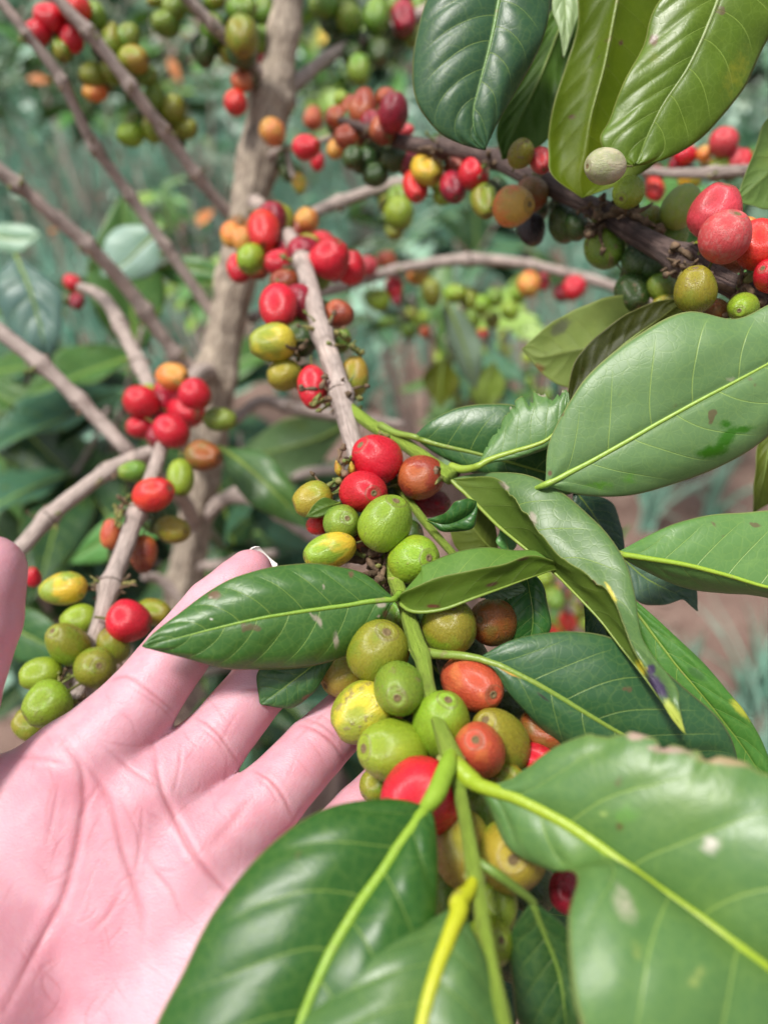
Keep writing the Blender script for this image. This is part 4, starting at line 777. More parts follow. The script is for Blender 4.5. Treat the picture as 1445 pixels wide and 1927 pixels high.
# ---------------------------------------------------------------- cherries
for a in [ # thin branch far left and its neighbour
 ('l5', 92, 32, 52, 50, 'red'), ('l5', 70, 62, 46, 46, 'red'), ('l5', 140, 14, 56, 52, 'redor'), ('l5', 133, 72, 44, 48, 'red'), ('l5', 178, 28, 44, 46, 'green'), ('l5', 117, 92, 40, 44, 'olive'),
 ('l5', 207, 75, 44, 60, 'olive'), ('l5', 242, 68, 44, 46, 'green'), ('l5', 252, 112, 54, 50, 'oliveor'), ('l5', 172, 140, 46, 44, 'olive'), ('l5', 210, 134, 46, 46, 'olive'), ('l5', 178, 172, 44, 36, 'orange'),
 ('l5', 272, 140, 46, 36, 'green'), ('l5', 291, 180, 36, 56, 'green'), ('l5', 325, 203, 48, 48, 'olive'), ('l5', 244, 253, 48, 42, 'lime'), ('l5', 287, 238, 42, 54, 'oliveor'), ('l5', 347, 240, 48, 40, 'olive'),
 ('t1', 312, 42, 48, 50, 'green'), ('t1', 325, 14, 48, 46, 'green'), ('t1', 292, 0, 36, 22, 'olive'), ('t1', 383, 95, 44, 54, 'dkgreen'), ('t1', 400, 52, 46, 50, 'green'), ('t1', 456, 68, 62, 68, 'olive', None, None, -4), ('t1', 430, 100, 34, 36, 'yellow'),
 ('t1', 455, 16, 56, 44, 'green'), ('t1', 405, 0, 44, 30, 'olive'), ('t1', 495, 62, 30, 54, 'green'), ('t1', 495, 20, 40, 46, 'green'), ('t1', 497, 108, 30, 36, 'pink'), ('t1', 496, 82, 34, 44, 'lime'), ('t1', 365, 15, 30, 26, 'lime'),
 ('tl', 455, 152, 38, 38, 'salmon', None, .43), ('tl', 443, 193, 42, 44, 'redor', None, .43),
 ('t2', 608, 8, 52, 46, 'green'), ('t2', 656, 32, 52, 52, 'green'), ('t2', 636, 64, 40, 38, 'dkgreen'), ('t2', 708, 30, 50, 60, 'green'), ('t2', 742, 6, 30, 36, 'green'), ('t2', 760, 32, 46, 62, 'crimson'), ('t2', 676, 131, 44, 52, 'green'),
 ('t2', 714, 98, 46, 50, 'dkgreen'), ('t2', 745, 68, 36, 40, 'dkgreen'), ('t2', 775, 66, 38, 46, 'green'), ('t2', 788, 15, 34, 44, 'green'), ('t2', 628, 48, 34, 40, 'green'), ('t2', 645, -6, 60, 30, 'green'),
 ('tdrop', 590, 222, 36, 40, 'salmon', None, .5), ('tdrop', 513, 247, 48, 48, 'orange', None, .42), ('tdrop', 502, 295, 44, 40, 'green'), ('tdrop', 542, 320, 30, 52, 'dkgreen'), ('tdrop', 563, 344, 26, 38, 'yellow'), ('tdrop', 577, 277, 50, 44, 'red', None, .39), ('tdrop', 598, 303, 26, 32, 'red', None, .45),
 # tip of the dark branch
 ('dark', 642, 185, 28, 28, 'lime', None, .39), ('dark', 636, 220, 46, 42, 'brown'), ('dark', 684, 202, 50, 64, 'brown', None, None, -3), ('dark', 728, 184, 40, 36, 'brown'), ('dark', 740, 211, 56, 68, 'crimson', None, None, -6), ('dark', 658, 258, 56, 48, 'brown', None, None, -6),
 ('dark', 632, 280, 36, 34, 'orange', None, None, 4), ('dark', 763, 244, 32, 24, 'pink', None, None, 6), ('dark', 685, 302, 48, 46, 'dkgreen'), ('dark', 742, 300, 50, 44, 'dkgreen'), ('dark', 706, 328, 48, 44, 'dkgreen', None, None, 3), ('dark', 660, 205, 40, 46, 'brown', None, None, 6),
 ('dark', 804, 319, 56, 62, 'yellow', (818, 340), None, -6), ('dark', 782, 350, 48, 58, 'redor', None, None, 0), ('dark', 853, 352, 50, 56, 'crimson', None, None, -3), ('dark', 891, 327, 56, 56, 'red', None, None, -8), ('dark', 912, 378, 50, 62, 'olive', None, None, 0), ('dark', 967, 387, 74, 72, 'orange', (990, 395), None, -8, .2),
 ('dark', 835, 368, 40, 34, 'lime', None, None, 8), ('r1', 751, 402, 54, 58, 'lime'), ('r1', 742, 430, 36, 40, 'olive', None, None, 6), ('r1', 728, 385, 30, 34, 'olive'),
 ('dark', 980, 288, 52, 46, 'olive', (985, 280), .262, 0, 1.), ('dark', 1018, 302, 42, 46, 'pink', None, .266, 4), ('dark', 1000, 431, 52, 58, 'black', None, None, -2), ('dark', 1060, 420, 58, 68, 'dkgreen', None, None, 0, .4), ('dark', 1000, 408, 40, 36, 'lime', None, None, 10),
 ('dark', 1138, 312, 72, 64, 'pale', None, .226, -3, .6, .5), ('dark', 1182, 362, 58, 56, 'lime', None, .247, 3), ('dark', 1137, 466, 74, 72, 'green', (1110, 440), None, -4, 1.), ('dark', 1205, 490, 66, 66, 'dkgreen', None, None, 0), ('dark', 1190, 552, 62, 70, 'dkgreen', None, None, 2, .8), ('dark', 1243, 540, 50, 50, 'green', None, None, 2),
 ('dark', 1281, 388, 68, 80, 'lime', (1300, 352), None, -6, .3, .25), ('dark', 1346, 399, 98, 92, 'pink', None, .232), ('dark', 1365, 445, 90, 92, 'red', (1372, 415), .219, 0, 0, .35), ('dark', 1428, 460, 84, 88, 'redor', None, .226), ('dark', 1452, 518, 62, 64, 'red', None, .222), ('dark', 1410, 424, 36, 30, 'orange', None, .245),
 ('dark', 1308, 545, 82, 76, 'olive', (1300, 514), .225, 0, .7), ('dark', 1398, 579, 74, 54, 'lime', (1378, 588), .226, 0, .4), ('dark', 1345, 586, 56, 46, 'bronze', None, .236), ('dark', 1330, 470, 50, 44, 'olive', None, .25), ('dark', 1250, 575, 46, 40, 'olive', None, .262), ('dark', 1432, 500, 50, 44, 'dkgreen', None, .245),
 ('r8', 1200, 305, 32, 24, 'salmon', None, .40), ('r8', 1232, 356, 36, 44, 'redor'), ('r8', 1298, 337, 40, 36, 'yellow'), ('r8', 1290, 290, 42, 36, 'red'), ('r8', 1325, 288, 28, 28, 'orange'), ('r8', 1361, 266, 50, 50, 'pink', None, None, -6), ('r8', 1360, 310, 44, 36, 'lime'), ('r8', 1382, 300, 38, 42, 'pink'), ('r8', 1400, 302, 30, 44, 'red'), ('r8', 1430, 300, 30, 40, 'redor'),
 # cluster by the trunk and down the brown twig
 ('fruit', 436, 442, 40, 46, 'orange', None, .40), ('fruit', 457, 452, 40, 48, 'orange', None, .385), ('fruit', 496, 433, 60, 74, 'redor', None, .36), ('fruit', 529, 415, 48, 76, 'olive', None, .375), ('fruit', 577, 414, 44, 44, 'orange', None, .40), ('fruit', 472, 487, 52, 54, 'lime', None, .355), ('fruit', 450, 505, 44, 52, 'red', None, .375),
 ('fruit', 484, 508, 44, 36, 'brown', None, .375), ('fruit', 524, 495, 52, 50, 'red', None, .355), ('fruit', 580, 459, 44, 38, 'olive', None, .37), ('fruit', 605, 455, 46, 40, 'red', None, .385), ('fruit', 556, 440, 34, 50, 'brown', None, .40), ('fruit', 621, 486, 72, 72, 'red', (640, 462), .33), ('fruit', 660, 503, 54, 60, 'red', None, .345), ('fruit', 537, 530, 56, 48, 'brown', None, .335),
 ('fruit', 524, 577, 70, 82, 'red', None, .30), ('fruit', 568, 590, 36, 56, 'yellow', None, .315), ('fruit', 638, 591, 54, 50, 'brown', None, .31), ('fruit', 513, 645, 84, 70, 'yelor', None, .285), ('fruit', 535, 705, 62, 60, 'oliveor', None, .29), ('fruit', 588, 728, 56, 92, 'red', (590, 775), .272, 0, .6), ('fruit', 666, 709, 56, 74, 'oliveor', None, .285),
 ('r2', 690, 500, 40, 36, 'pink', None, .52), ('r2', 727, 488, 36, 32, 'salmon'), ('r2', 742, 541, 34, 38, 'red'), ('r2', 746, 562, 20, 30, 'crimson'), ('r2', 714, 565, 40, 38, 'lime'), ('r2', 786, 520, 42, 30, 'orange'), ('r2', 812, 550, 36, 52, 'olive'), ('r2', 855, 552, 40, 34, 'lime'), ('r2', 995, 535, 46, 44, 'orange'), ('r2', 1022, 530, 26, 30, 'pink'), ('r2', 1080, 542, 42, 44, 'red'), ('r2', 1058, 550, 34, 34, 'crimson'), ('r2', 770, 622, 30, 26, 'green', None, .6), ('r2', 800, 625, 22, 22, 'salmon', None, .6), ('r2', 728, 606, 40, 22, 'green', None, .6),
 ('fruit', 556, 500, 46, 50, 'crimson', None, .36), ('fruit', 600, 520, 44, 46, 'green', None, .345), ('fruit', 548, 612, 44, 40, 'green', None, .31), ('fruit', 642, 640, 40, 44, 'green', None, .30), ('dark', 700, 232, 44, 46, 'crimson', None, .365), ('dark', 664, 296, 40, 40, 'dkgreen', None, .36),
 ('dark', 1040, 340, 40, 38, 'brown', None, .30), ('dark', 1085, 425, 48, 52, 'dkgreen', None, .29), ('dark', 1230, 500, 60, 60, 'dkgreen', None, .268), ('dark', 1385, 480, 60, 60, 'brown', None, .245), ('dark', 1225, 410, 44, 44, 'olive', None, .272),
 ('r2', 700, 560, 30, 32, 'green', None, .55), ('r2', 880, 560, 34, 40, 'lime', None, .56), ('r2', 905, 575, 30, 36, 'lime', None, .58), ('r2', 930, 560, 34, 34, 'green', None, .58), ('r2', 960, 585, 34, 34, 'lime', None, .6), ('r2', 890, 600, 30, 34, 'green', None, .6), ('r2', 845, 590, 28, 30, 'dkgreen', None, .58), ('r2', 925, 600, 30, 34, 'olive', None, .6), ('r2', 975, 555, 30, 30, 'lime', None, .57),
 # left fruiting branch
 ('left', 325, 708, 58, 48, 'orange', None, .37), ('left', 265, 755, 60, 62, 'red'), ('left', 314, 741, 56, 52, 'red', (320, 728)), ('left', 367, 742, 58, 58, 'red', None, .35), ('left', 352, 774, 68, 64, 'red', (374, 778), None, -6), ('left', 323, 811, 62, 66, 'red', None, None, -9), ('left', 265, 803, 52, 44, 'red', None, None, 4), ('left', 276, 735, 42, 24, 'lime'),
 ('left', 414, 789, 60, 44, 'green', None, .36, 0, None, 0, (1, .1), .1), ('left', 383, 858, 66, 56, 'bronze', None, .34), ('left', 340, 899, 48, 66, 'lime', None, .33), ('left', 250, 887, 52, 40, 'green', None, .34), ('left', 289, 930, 74, 62, 'redor', (322, 922), .31), ('l6', 136, 531, 30, 32, 'red'), ('l6', 145, 567, 28, 30, 'crimson'), ('l6', 128, 560, 22, 30, 'dkgreen'),
 ('left', 210, 1005, 40, 58, 'salmon'), ('left', 270, 1042, 50, 70, 'brown'), ('left', 325, 997, 66, 52, 'oliveor', (352, 1000)), ('left', 62, 1086, 30, 36, 'red', None, .30), ('left', 119, 1108, 80, 60, 'yelor', None, .28), ('left', 149, 1166, 64, 54, 'lime', None, .278), ('left', 127, 1212, 72, 84, 'olive', (116, 1185), .262, 0, .3), ('left', 242, 1170, 78, 78, 'red', None, .27),
 ('left', 290, 1152, 66, 50, 'olive', None, .285), ('left', 212, 1216, 66, 56, 'olive', (205, 1192), .27), ('left', 180, 1257, 76, 76, 'olive', (198, 1247), .258, 0, .4), ('left', 77, 1269, 74, 60, 'lime', None, .26), ('left', 89, 1326, 84, 84, 'lime', (60, 1345), .248), ('left', 56, 1362, 60, 60, 'olive', None, .262),
 # the main cluster, upper part
 ('fruit', 708, 864, 90, 92, 'red', (680, 840), .236, 0, .0), ('fruit', 683, 925, 96, 80, 'red', (701, 928), .227, 0, 0), ('fruit', 793, 898, 84, 84, 'brown', None, .236, 0, .1), ('fruit', 808, 945, 80, 56, 'crimson', None, .246), ('fruit', 589, 941, 70, 72, 'oliveor', None, .232), ('fruit', 598, 988, 42, 38, 'redor', None, .238),
 ('fruit', 644, 983, 68, 68, 'green', (655, 975), .222), ('fruit', 726, 984, 98, 104, 'lime', (743, 944), .217, 0, .35), ('fruit', 620, 1037, 104, 68, 'yelor', (573, 1046), .217, 0, .6), ('fruit', 780, 1053, 94, 92, 'lime', (803, 1048), .216, 0, .5),
 ('shoot', 845, 1178, 100, 100, 'olive', (848, 1140), .205, 0, .25), ('shoot', 928, 1171, 88, 84, 'bronze', (903, 1163), .214, 0, .5), ('shoot', 711, 1225, 114, 110, 'olive', (726, 1188), .200, 0, .1), ('shoot', 742, 1165, 56, 70, 'green', None, .214), ('shoot', 645, 1270, 78, 80, 'oliveor', None, .212),
 ('shoot', 752, 1297, 94, 108, 'green', (748, 1297), .190, 0, .7), ('shoot', 888, 1287, 122, 96, 'salmon', (915, 1291), .198, 0, .1), ('shoot', 684, 1341, 104, 118, 'yelor', (642, 1372), .196, 0, .8), ('shoot', 775, 1372, 44, 50, 'dkgreen', None, .202), ('shoot', 829, 1364, 100, 118, 'lime', (836, 1318), .188, 0, .1), ('shoot', 901, 1412, 94, 110, 'salmon', (892, 1383), .180, 0, 0),
 ('shoot', 940, 1393, 100, 128, 'olive', (918, 1350), .190, 0, .1), ('shoot', 1030, 1373, 96, 92, 'bronze', None, .198, 0, .1), ('shoot', 738, 1413, 122, 110, 'lime', (690, 1400), .186, 0, .3), ('shoot', 1012, 1430, 74, 56, 'red', None, .192), ('shoot', 790, 1502, 138, 136, 'red', (738, 1512), .172, 0, 0), ('shoot', 708, 1478, 60, 60, 'olive', None, .194, 0, .3),
 ('shoot', 872, 1600, 104, 132, 'oliveor', None, .172), ('shoot', 964, 1610, 128, 134, 'oliveor', (955, 1590), .168, 0, .1), ('shoot', 1068, 1680, 64, 72, 'crimson', None, .176), ('shoot', 935, 1705, 78, 84, 'lime', None, .170), ('shoot', 918, 1775, 84, 96, 'lime', (930, 1750), .163), ('shoot', 838, 1690, 66, 96, 'green', None, .176), ('shoot', 958, 1470, 64, 60, 'olive', None, .185), ('shoot', 905, 1530, 70, 80, 'green', None, .186), ('shoot', 990, 1500, 70, 80, 'green', None, .19),
 ('shoot', 960, 1300, 60, 60, 'dkgreen', None, .215), ('shoot', 800, 1440, 60, 60, 'dkgreen', None, .20)]:
    a = list(a); k = dict(zip(['cal', 'd', 'dd', 'scar', 'bloom', 'dirimg', 'tz'], a[6:])); 
    if k.get('dd') is None: k['dd'] = 0.
    if k.get('bloom') is None: k['bloom'] = 0.
    o = berry(*a[:6], **k)
    # a neighbour added behind in a shadow colour, to darken the gap
    bk, x, y, w_, h_, col = a[:6]; o0, P, Q, rad = BR[bk]; i = int(np.argmin((Q[:, 0]-x)**2+(Q[:, 1]-y)**2)); mean = (w_*h_)**.5
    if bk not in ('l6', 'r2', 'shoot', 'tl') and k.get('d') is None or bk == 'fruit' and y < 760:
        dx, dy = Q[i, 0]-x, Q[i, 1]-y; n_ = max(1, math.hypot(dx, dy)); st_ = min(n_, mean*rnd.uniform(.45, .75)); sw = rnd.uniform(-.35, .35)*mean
        shade_col = {'red': 'crimson', 'crimson': 'brown', 'redor': 'crimson', 'orange': 'bronze', 'lime': 'green', 'green': 'dkgreen', 'olive': 'dkgreen', 'dkgreen': 'dkgreen'}.get(col, 'dkgreen')
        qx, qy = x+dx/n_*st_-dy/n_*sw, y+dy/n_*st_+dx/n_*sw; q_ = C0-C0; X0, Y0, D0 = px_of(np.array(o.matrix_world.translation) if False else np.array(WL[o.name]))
        berry(bk, float(qx), float(qy), mean*.85, mean*.85, shade_col, d=float(D0)+.0095)
# back of the cluster: cherries added in dark colours as shade in the gaps
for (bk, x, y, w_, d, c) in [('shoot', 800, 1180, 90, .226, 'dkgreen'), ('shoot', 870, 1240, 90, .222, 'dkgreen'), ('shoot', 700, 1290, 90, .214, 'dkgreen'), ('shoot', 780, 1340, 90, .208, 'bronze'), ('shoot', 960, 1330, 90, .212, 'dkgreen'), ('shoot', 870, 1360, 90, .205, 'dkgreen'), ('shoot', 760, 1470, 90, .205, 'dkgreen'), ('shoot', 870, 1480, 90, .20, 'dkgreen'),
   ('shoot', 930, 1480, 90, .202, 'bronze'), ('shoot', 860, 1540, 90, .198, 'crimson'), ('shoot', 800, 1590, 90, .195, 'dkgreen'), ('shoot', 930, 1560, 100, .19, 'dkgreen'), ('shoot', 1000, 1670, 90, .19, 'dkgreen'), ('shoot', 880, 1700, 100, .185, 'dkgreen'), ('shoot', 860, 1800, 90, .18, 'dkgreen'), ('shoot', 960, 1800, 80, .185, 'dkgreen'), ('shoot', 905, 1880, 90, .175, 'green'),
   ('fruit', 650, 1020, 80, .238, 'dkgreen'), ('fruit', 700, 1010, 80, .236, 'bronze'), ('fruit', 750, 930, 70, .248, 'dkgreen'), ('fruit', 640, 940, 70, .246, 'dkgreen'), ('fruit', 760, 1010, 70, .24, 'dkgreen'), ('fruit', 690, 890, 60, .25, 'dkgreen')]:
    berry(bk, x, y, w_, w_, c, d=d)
# dried flower remains in the dark gaps of the main cluster
for (bk, x, y, d, n, g, sz) in [('fruit', 640, 880, .236, 6, .3, 1.3), ('fruit', 655, 905, .236, 6, .5, 1.2), ('fruit', 690, 1050, .226, 14, .25, 1.5), ('fruit', 720, 1070, .222, 12, .3, 1.4), ('fruit', 610, 920, .236, 5, .6, 1.), ('dark', 1300, 505, .243, 14, .1, 1.6), ('dark', 1180, 400, .262, 12, .05, 1.6), ('dark', 1120, 425, .27, 12, .05, 1.6), ('dark', 1390, 545, .235, 12, .2, 1.6), ('left', 225, 965, .31, 10, .8, 1.3), ('left', 110, 1290, .258, 8, .7, 1.1), ('fruit', 655, 650, .282, 9, .8, 1.2), ('fruit', 555, 660, .287, 9, .4, 1.2), ('fruit', 610, 745, .262, 9, .4, 1.2), ('fruit', 560, 490, .345, 8, .8, 1.3)]:
    p = pt(x, y, d); o0 = BR[bk][0]; node_bits(p, unit(np.array([.3, -.2, .5])+rv(.3)), .001, n, o0, g, sz)
# two little yellow buds sticking up beside the red cherry
for (x, y, ex, ey) in [(640, 895, 632, 866), (662, 892, 661, 868)]:
    a, b = pt(x, y, .234), pt(ex, ey, .232); P = np.array([a+(b-a)*t for t in np.linspace(0, 1, 7)]); v, f, u = tube_mesh(P, np.array([.0006, .001, .0013, .0012, .0009, .0005, .0001]), 8)
    mesh_obj('leaf_bud', v, f, mat_simple('yellow_bud', (.45, .36, .04), (.35, .12, .03), 500, .5), BR['fruit'][0], a, None, u)
# collars at the joints of the green shoot
for (x, y, d, w_) in [(748, 1090, .2165, 36), (848, 1428, .1725, 50), (893, 1650, .153, 40), (790, 1224, .1965, 40)]:
    P = np.array([pt(x, y-5+q*2.2, d) for q in range(5)]); v, f, u = tube_mesh(P, w_*.5*d/F*np.array([.9, 1.03, 1.1, 1.03, .9]), 16, .12)
    mesh_obj('node_ring', v, f, mat_simple('node_ring', (.28, .33, .08), (.22, .17, .07), 300, .6), BR['shoot'][0], P[0], None, u)
# ================================================================ THE HAND
def build_hand():
    # camera-aligned metres: X right, Y down, Z away
    def c3(x, y, d): return np.array([(x-722.5)/F*d, (y-963.5)/F*d, d])
    chains = {
     'index': [(150, 1440, .196, 12.5), (262, 1325, .2005, 9.8), (335, 1228, .2065, 8.7), (402, 1143, .2130, 8.0), (470, 1077, .219, 6.7)],
     'middle': [(270, 1510, .196, 12.2), (396, 1405, .2045, 9.3), (488, 1292, .2135, 8.5), (560, 1205, .224, 8.1), (602, 1135, .234, 7.2)],
     'ring': [(385, 1605, .193, 12), (506, 1503, .2005, 9.3), (592, 1410, .2085, 8.5), (678, 1325, .222, 8.0), (722, 1272, .234, 7.)],
     'pinky': [(480, 1730, .189, 11.5), (600, 1618, .197, 8.4), (680, 1532, .206, 7.8), (742, 1462, .216, 7.1), (785, 1420, .226, 6.3)],
     'thumb': [(-30, 1880, .176, 15), (-170, 1580, .182, 12.5), (-95, 1320, .181, 10.6), (-42, 1165, .180, 9.7), (-22, 1075, .180, 8.6)]}
    palm = [((150, 1440, .196, 12.5), (-60, 2180, .182, 14)), ((270, 1510, .196, 12.2), (0, 2220, .181, 14)), ((385, 1605, .193, 12), (60, 2240, .178, 14)), ((480, 1730, .189, 11.5), (130, 2240, .174, 13)),
            ((110, 1470, .198, 10.5), (-150, 1545, .190, 10.)), ((40, 1600, .194, 14), (-90, 2050, .180, 17)), ((430, 1850, .186, 14), (150, 2170, .172, 15)), ((200, 1700, .196, 14), (40, 2150, .184, 15)),
            ((-40, 2200, .182, 17), (-260, 2900, .150, 21)), ((110, 2230, .176, 16), (-60, 2900, .145, 20))]
    h = .00085
    lo = np.array([-.150, -.004, .105]); hi = np.array([.020, .245, .250])
    g = [np.arange(lo[i], hi[i], h, dtype=np.float32) for i in range(3)]
    X, Y, Z = np.meshgrid(*g, indexing='ij')
    def cap(D, a, b, ra, rb, k, ext=.02):
        """smooth union of a tapered capsule into D, only inside its own box"""
        m = max(ra, rb)+ext; l = np.minimum(a, b)-m; u = np.maximum(a, b)+m
        s = tuple(slice(int(max(0, (l[i]-lo[i])//h)), int(max(0, (u[i]-lo[i])//h+1))) for i in range(3))
        x, y, z = X[s]-np.float32(a[0]), Y[s]-np.float32(a[1]), Z[s]-np.float32(a[2])
        if x.size == 0: return
        v = (b-a).astype(np.float32); t = np.clip((x*v[0]+y*v[1]+z*v[2])/np.float32(v@v), 0, 1)
        d = np.sqrt((x-t*v[0])**2+(y-t*v[1])**2+(z-t*v[2])**2)-(np.float32(ra)*(1-t)+np.float32(rb)*t)
        e = D[s]; hh = np.clip(.5+.5*(e-d)/k, 0, 1); D[s] = e*(1-hh)+d*hh-k*hh*(1-hh)
    D = np.full(X.shape, .05, np.float32)
    for a, b in palm: cap(D, c3(*a[:3]), c3(*b[:3]), a[3]/1000, b[3]/1000, .009)
    for nm, ch in chains.items():
        Fg = np.full(X.shape, .05, np.float32)
        for i in range(len(ch)-1):
            a, b = ch[i], ch[i+1]; A, Bq = c3(*a[:3]), c3(*b[:3])
            cap(Fg, A, Bq, a[3]/1000, b[3]/1000, .0015)
            # soft pad on the palm side of the phalanx
            if i >= 1: mid = A*.5+Bq*.5+np.array([0, 0, -.0012]); r = (a[3]+b[3])/2000; cap(Fg, A*.68+Bq*.32+np.array([0, 0, -.0010]), A*.32+Bq*.68+np.array([0, 0, -.0010]), r*.95, r*.95, .0012)
        e = D; kk = .0018 if nm != 'thumb' else .008
        hh = np.clip(.5+.5*(e-Fg)/kk, 0, 1); D = e*(1-hh)+Fg*hh-kk*hh*(1-hh)
    # surface nets
    S = D < 0; nx, ny, nz = D.shape
    corners = [(i, j, k) for i in (0, 1) for j in (0, 1) for k in (0, 1)]
    cs = lambda A, c: A[c[0]:nx-1+c[0], c[1]:ny-1+c[1], c[2]:nz-1+c[2]]
    cnt = sum(cs(S, c).astype(np.int8) for c in corners); act = (cnt > 0) & (cnt < 8)
    ii = np.argwhere(act); vid = -np.ones(act.shape, np.int64); vid[act] = np.arange(len(ii))
    acc = np.zeros((len(ii), 3)); n = np.zeros(len(ii))
    for a in corners:
        for ax in range(3):
            if a[ax] == 1: continue
            b = list(a); b[ax] = 1; b = tuple(b)
            da = D[ii[:, 0]+a[0], ii[:, 1]+a[1], ii[:, 2]+a[2]]; db = D[ii[:, 0]+b[0], ii[:, 1]+b[1], ii[:, 2]+b[2]]
            cr = (da < 0) != (db < 0); t = np.where(cr, da/np.where(cr, da-db, 1), 0)
            p = np.array(a, float)[None]+np.eye(3)[ax][None]*t[:, None]; acc += p*cr[:, None]; n += cr
    V = lo+(ii+acc/n[:, None])*h
    Fc = []
    for ax in range(3):
        o1, o2 = [(1, 2), (2, 0), (0, 1)][ax]
        sl0 = [slice(1, -1)]*3; sl0[ax] = slice(0, -1); sl1 = list(sl0); sl1[ax] = slice(1, None)
        a, b = S[tuple(sl0)], S[tuple(sl1)]
        for flip, m in ((0, a & ~b), (1, ~a & b)):
            q = np.argwhere(m)
            for k in range(3):
                if k != ax: q[:, k] += 1
            def g4(d1, d2):
                r = q.copy(); r[:, o1] -= d1; r[:, o2] -= d2
                r = np.minimum(r, np.array(vid.shape)-1); return vid[r[:, 0], r[:, 1], r[:, 2]]
            f = np.stack([g4(1, 1), g4(0, 1), g4(0, 0), g4(1, 0)], 1); f = f[(f >= 0).all(1)]
            Fc.append(f[:, ::-1] if flip else f)
    Fc = np.vstack(Fc)
    # camera axes are X right, Y down, Z away: same handedness as the world
    W = C0+V[:, :1]*CR-V[:, 1:2]*CU+V[:, 2:3]*CF
    # light smoothing of the grid
    E = np.vstack([Fc[:, [0, 1]], Fc[:, [1, 2]], Fc[:, [2, 3]], Fc[:, [3, 0]]])
    deg = np.bincount(E.ravel(), minlength=len(W)).astype(float)
    for it in range(6):
        s = np.zeros_like(W)
        for k in range(3): s[:, k] = np.bincount(E[:, 0], W[E[:, 1], k], len(W))+np.bincount(E[:, 1], W[E[:, 0], k], len(W))
        W = W+.5*(s/np.maximum(deg, 1)[:, None]-W)
    def normals():
        a, b, c = W[Fc[:, 0]], W[Fc[:, 1]], W[Fc[:, 2]]; fn = np.cross(b-a, c-a); N = np.zeros_like(W)
        for k in range(3):
            for j in range(4): N[:, k] += np.bincount(Fc[:, j], fn[:, k], len(W))
        return unit(N)
    N = normals()
    if (N@(W-W.mean(0)).T.mean(1) if False else np.einsum('ij,ij->i', N, W-W.mean(0)).mean()) < 0: Fc = Fc[:, ::-1]; N = -N
    # finer mesh for the creases
    Eu = np.sort(np.vstack([Fc[:, [0, 1]], Fc[:, [1, 2]], Fc[:, [2, 3]], Fc[:, [3, 0]]]), 1); key = Eu[:, 0]*len(W)+Eu[:, 1]
    uk, first, inv = np.unique(key, return_index=True, return_inverse=True); inv = inv.reshape(4, -1); ne = len(uk); n0 = len(W)
    em = (W[Eu[first, 0]]+W[Eu[first, 1]])/2; fm = W[Fc].mean(1); nf = len(Fc); W = np.vstack([W, em, fm])
    e0, e1, e2, e3 = [inv[k]+n0 for k in range(4)]; cf = np.arange(nf)+n0+ne
    Fc = np.vstack([np.stack([Fc[:, 0], e0, cf, e3], 1), np.stack([e0, Fc[:, 1], e1, cf], 1), np.stack([cf, e1, Fc[:, 2], e2], 1), np.stack([e3, cf, e2, Fc[:, 3]], 1)])
    E = np.vstack([Fc[:, [0, 1]], Fc[:, [1, 2]], Fc[:, [2, 3]], Fc[:, [3, 0]]]); deg = np.bincount(E.ravel(), minlength=len(W)).astype(float)
    for it in range(3):
        s = np.zeros_like(W)
        for k in range(3): s[:, k] = np.bincount(E[:, 0], W[E[:, 1], k], len(W))+np.bincount(E[:, 1], W[E[:, 0], k], len(W))
        W = W+.5*(s/np.maximum(deg, 1)[:, None]-W)
    N = normals()
    # creases of the palm and the finger joints
    X_, Y_, D_ = px_of(W); front = np.clip(-(N@CF)*1.6, 0, 1)
    cre = [([(118, 1392), (150, 1440), (158, 1500), (150, 1560), (138, 1620), (118, 1690), (88, 1750), (45, 1832), (10, 1900)], 7, .9, 1.),
           ([(128, 1410), (185, 1470), (212, 1535), (232, 1612), (250, 1660), (264, 1715), (270, 1775)], 6, .6, .8),
           ([(290, 1400), (303, 1480), (328, 1537), (357, 1597), (390, 1640), (425, 1676), (470, 1710)], 6, .8, 1.),
           ([(190, 1402), (250, 1450), (305, 1485)], 4, .35, .6), ([(268, 1520), (264, 1590), (252, 1652)], 4, .3, .6), ([(270, 1604), (295, 1645), (322, 1680), (345, 1730)], 5, .4, .6),
           ([(228, 1677), (205, 1720), (175, 1752)], 5, .35, .6), ([(110, 1466), (100, 1530), (86, 1592)], 5, .3, .5), ([(185, 1480), (165, 1510), (150, 1545)], 3.5, .3, .6), ([(225, 1505), (255, 1560), (262, 1600)], 3, .25, .5),
           ([(340, 1400), (338, 1440), (325, 1500)], 3, .2, .5), ([(475, 1500), (440, 1545), (394, 1597)], 10, .5, .5), ([(20, 1425), (80, 1430), (120, 1440)], 5, .35, .5),
           ([(196, 1285), (240, 1275), (290, 1308), (340, 1352)], 3.2, .35, .9), ([(240, 1290), (300, 1330), (335, 1365)], 2.5, .25, .6), ([(362, 1348), (400, 1370), (430, 1408), (455, 1445)], 3.2, .35, .9), ([(372, 1365), (405, 1392), (428, 1425)], 2.5, .2, .6),
           ([(470, 1448), (505, 1466), (530, 1495), (550, 1535)], 3.5, .45, 1.), ([(480, 1462), (505, 1482), (525, 1515)], 2.5, .3, .6), ([(545, 1362), (590, 1372), (625, 1398), (648, 1430)], 3.2, .4, 1.), ([(552, 1350), (598, 1360), (635, 1388)], 2.5, .25, .6), ([(605, 1345), (640, 1372), (655, 1395)], 2., .2, .5), ([(455, 1298), (490, 1300), (525, 1335)], 3, .3, .6)]
    rr = random.Random(11)
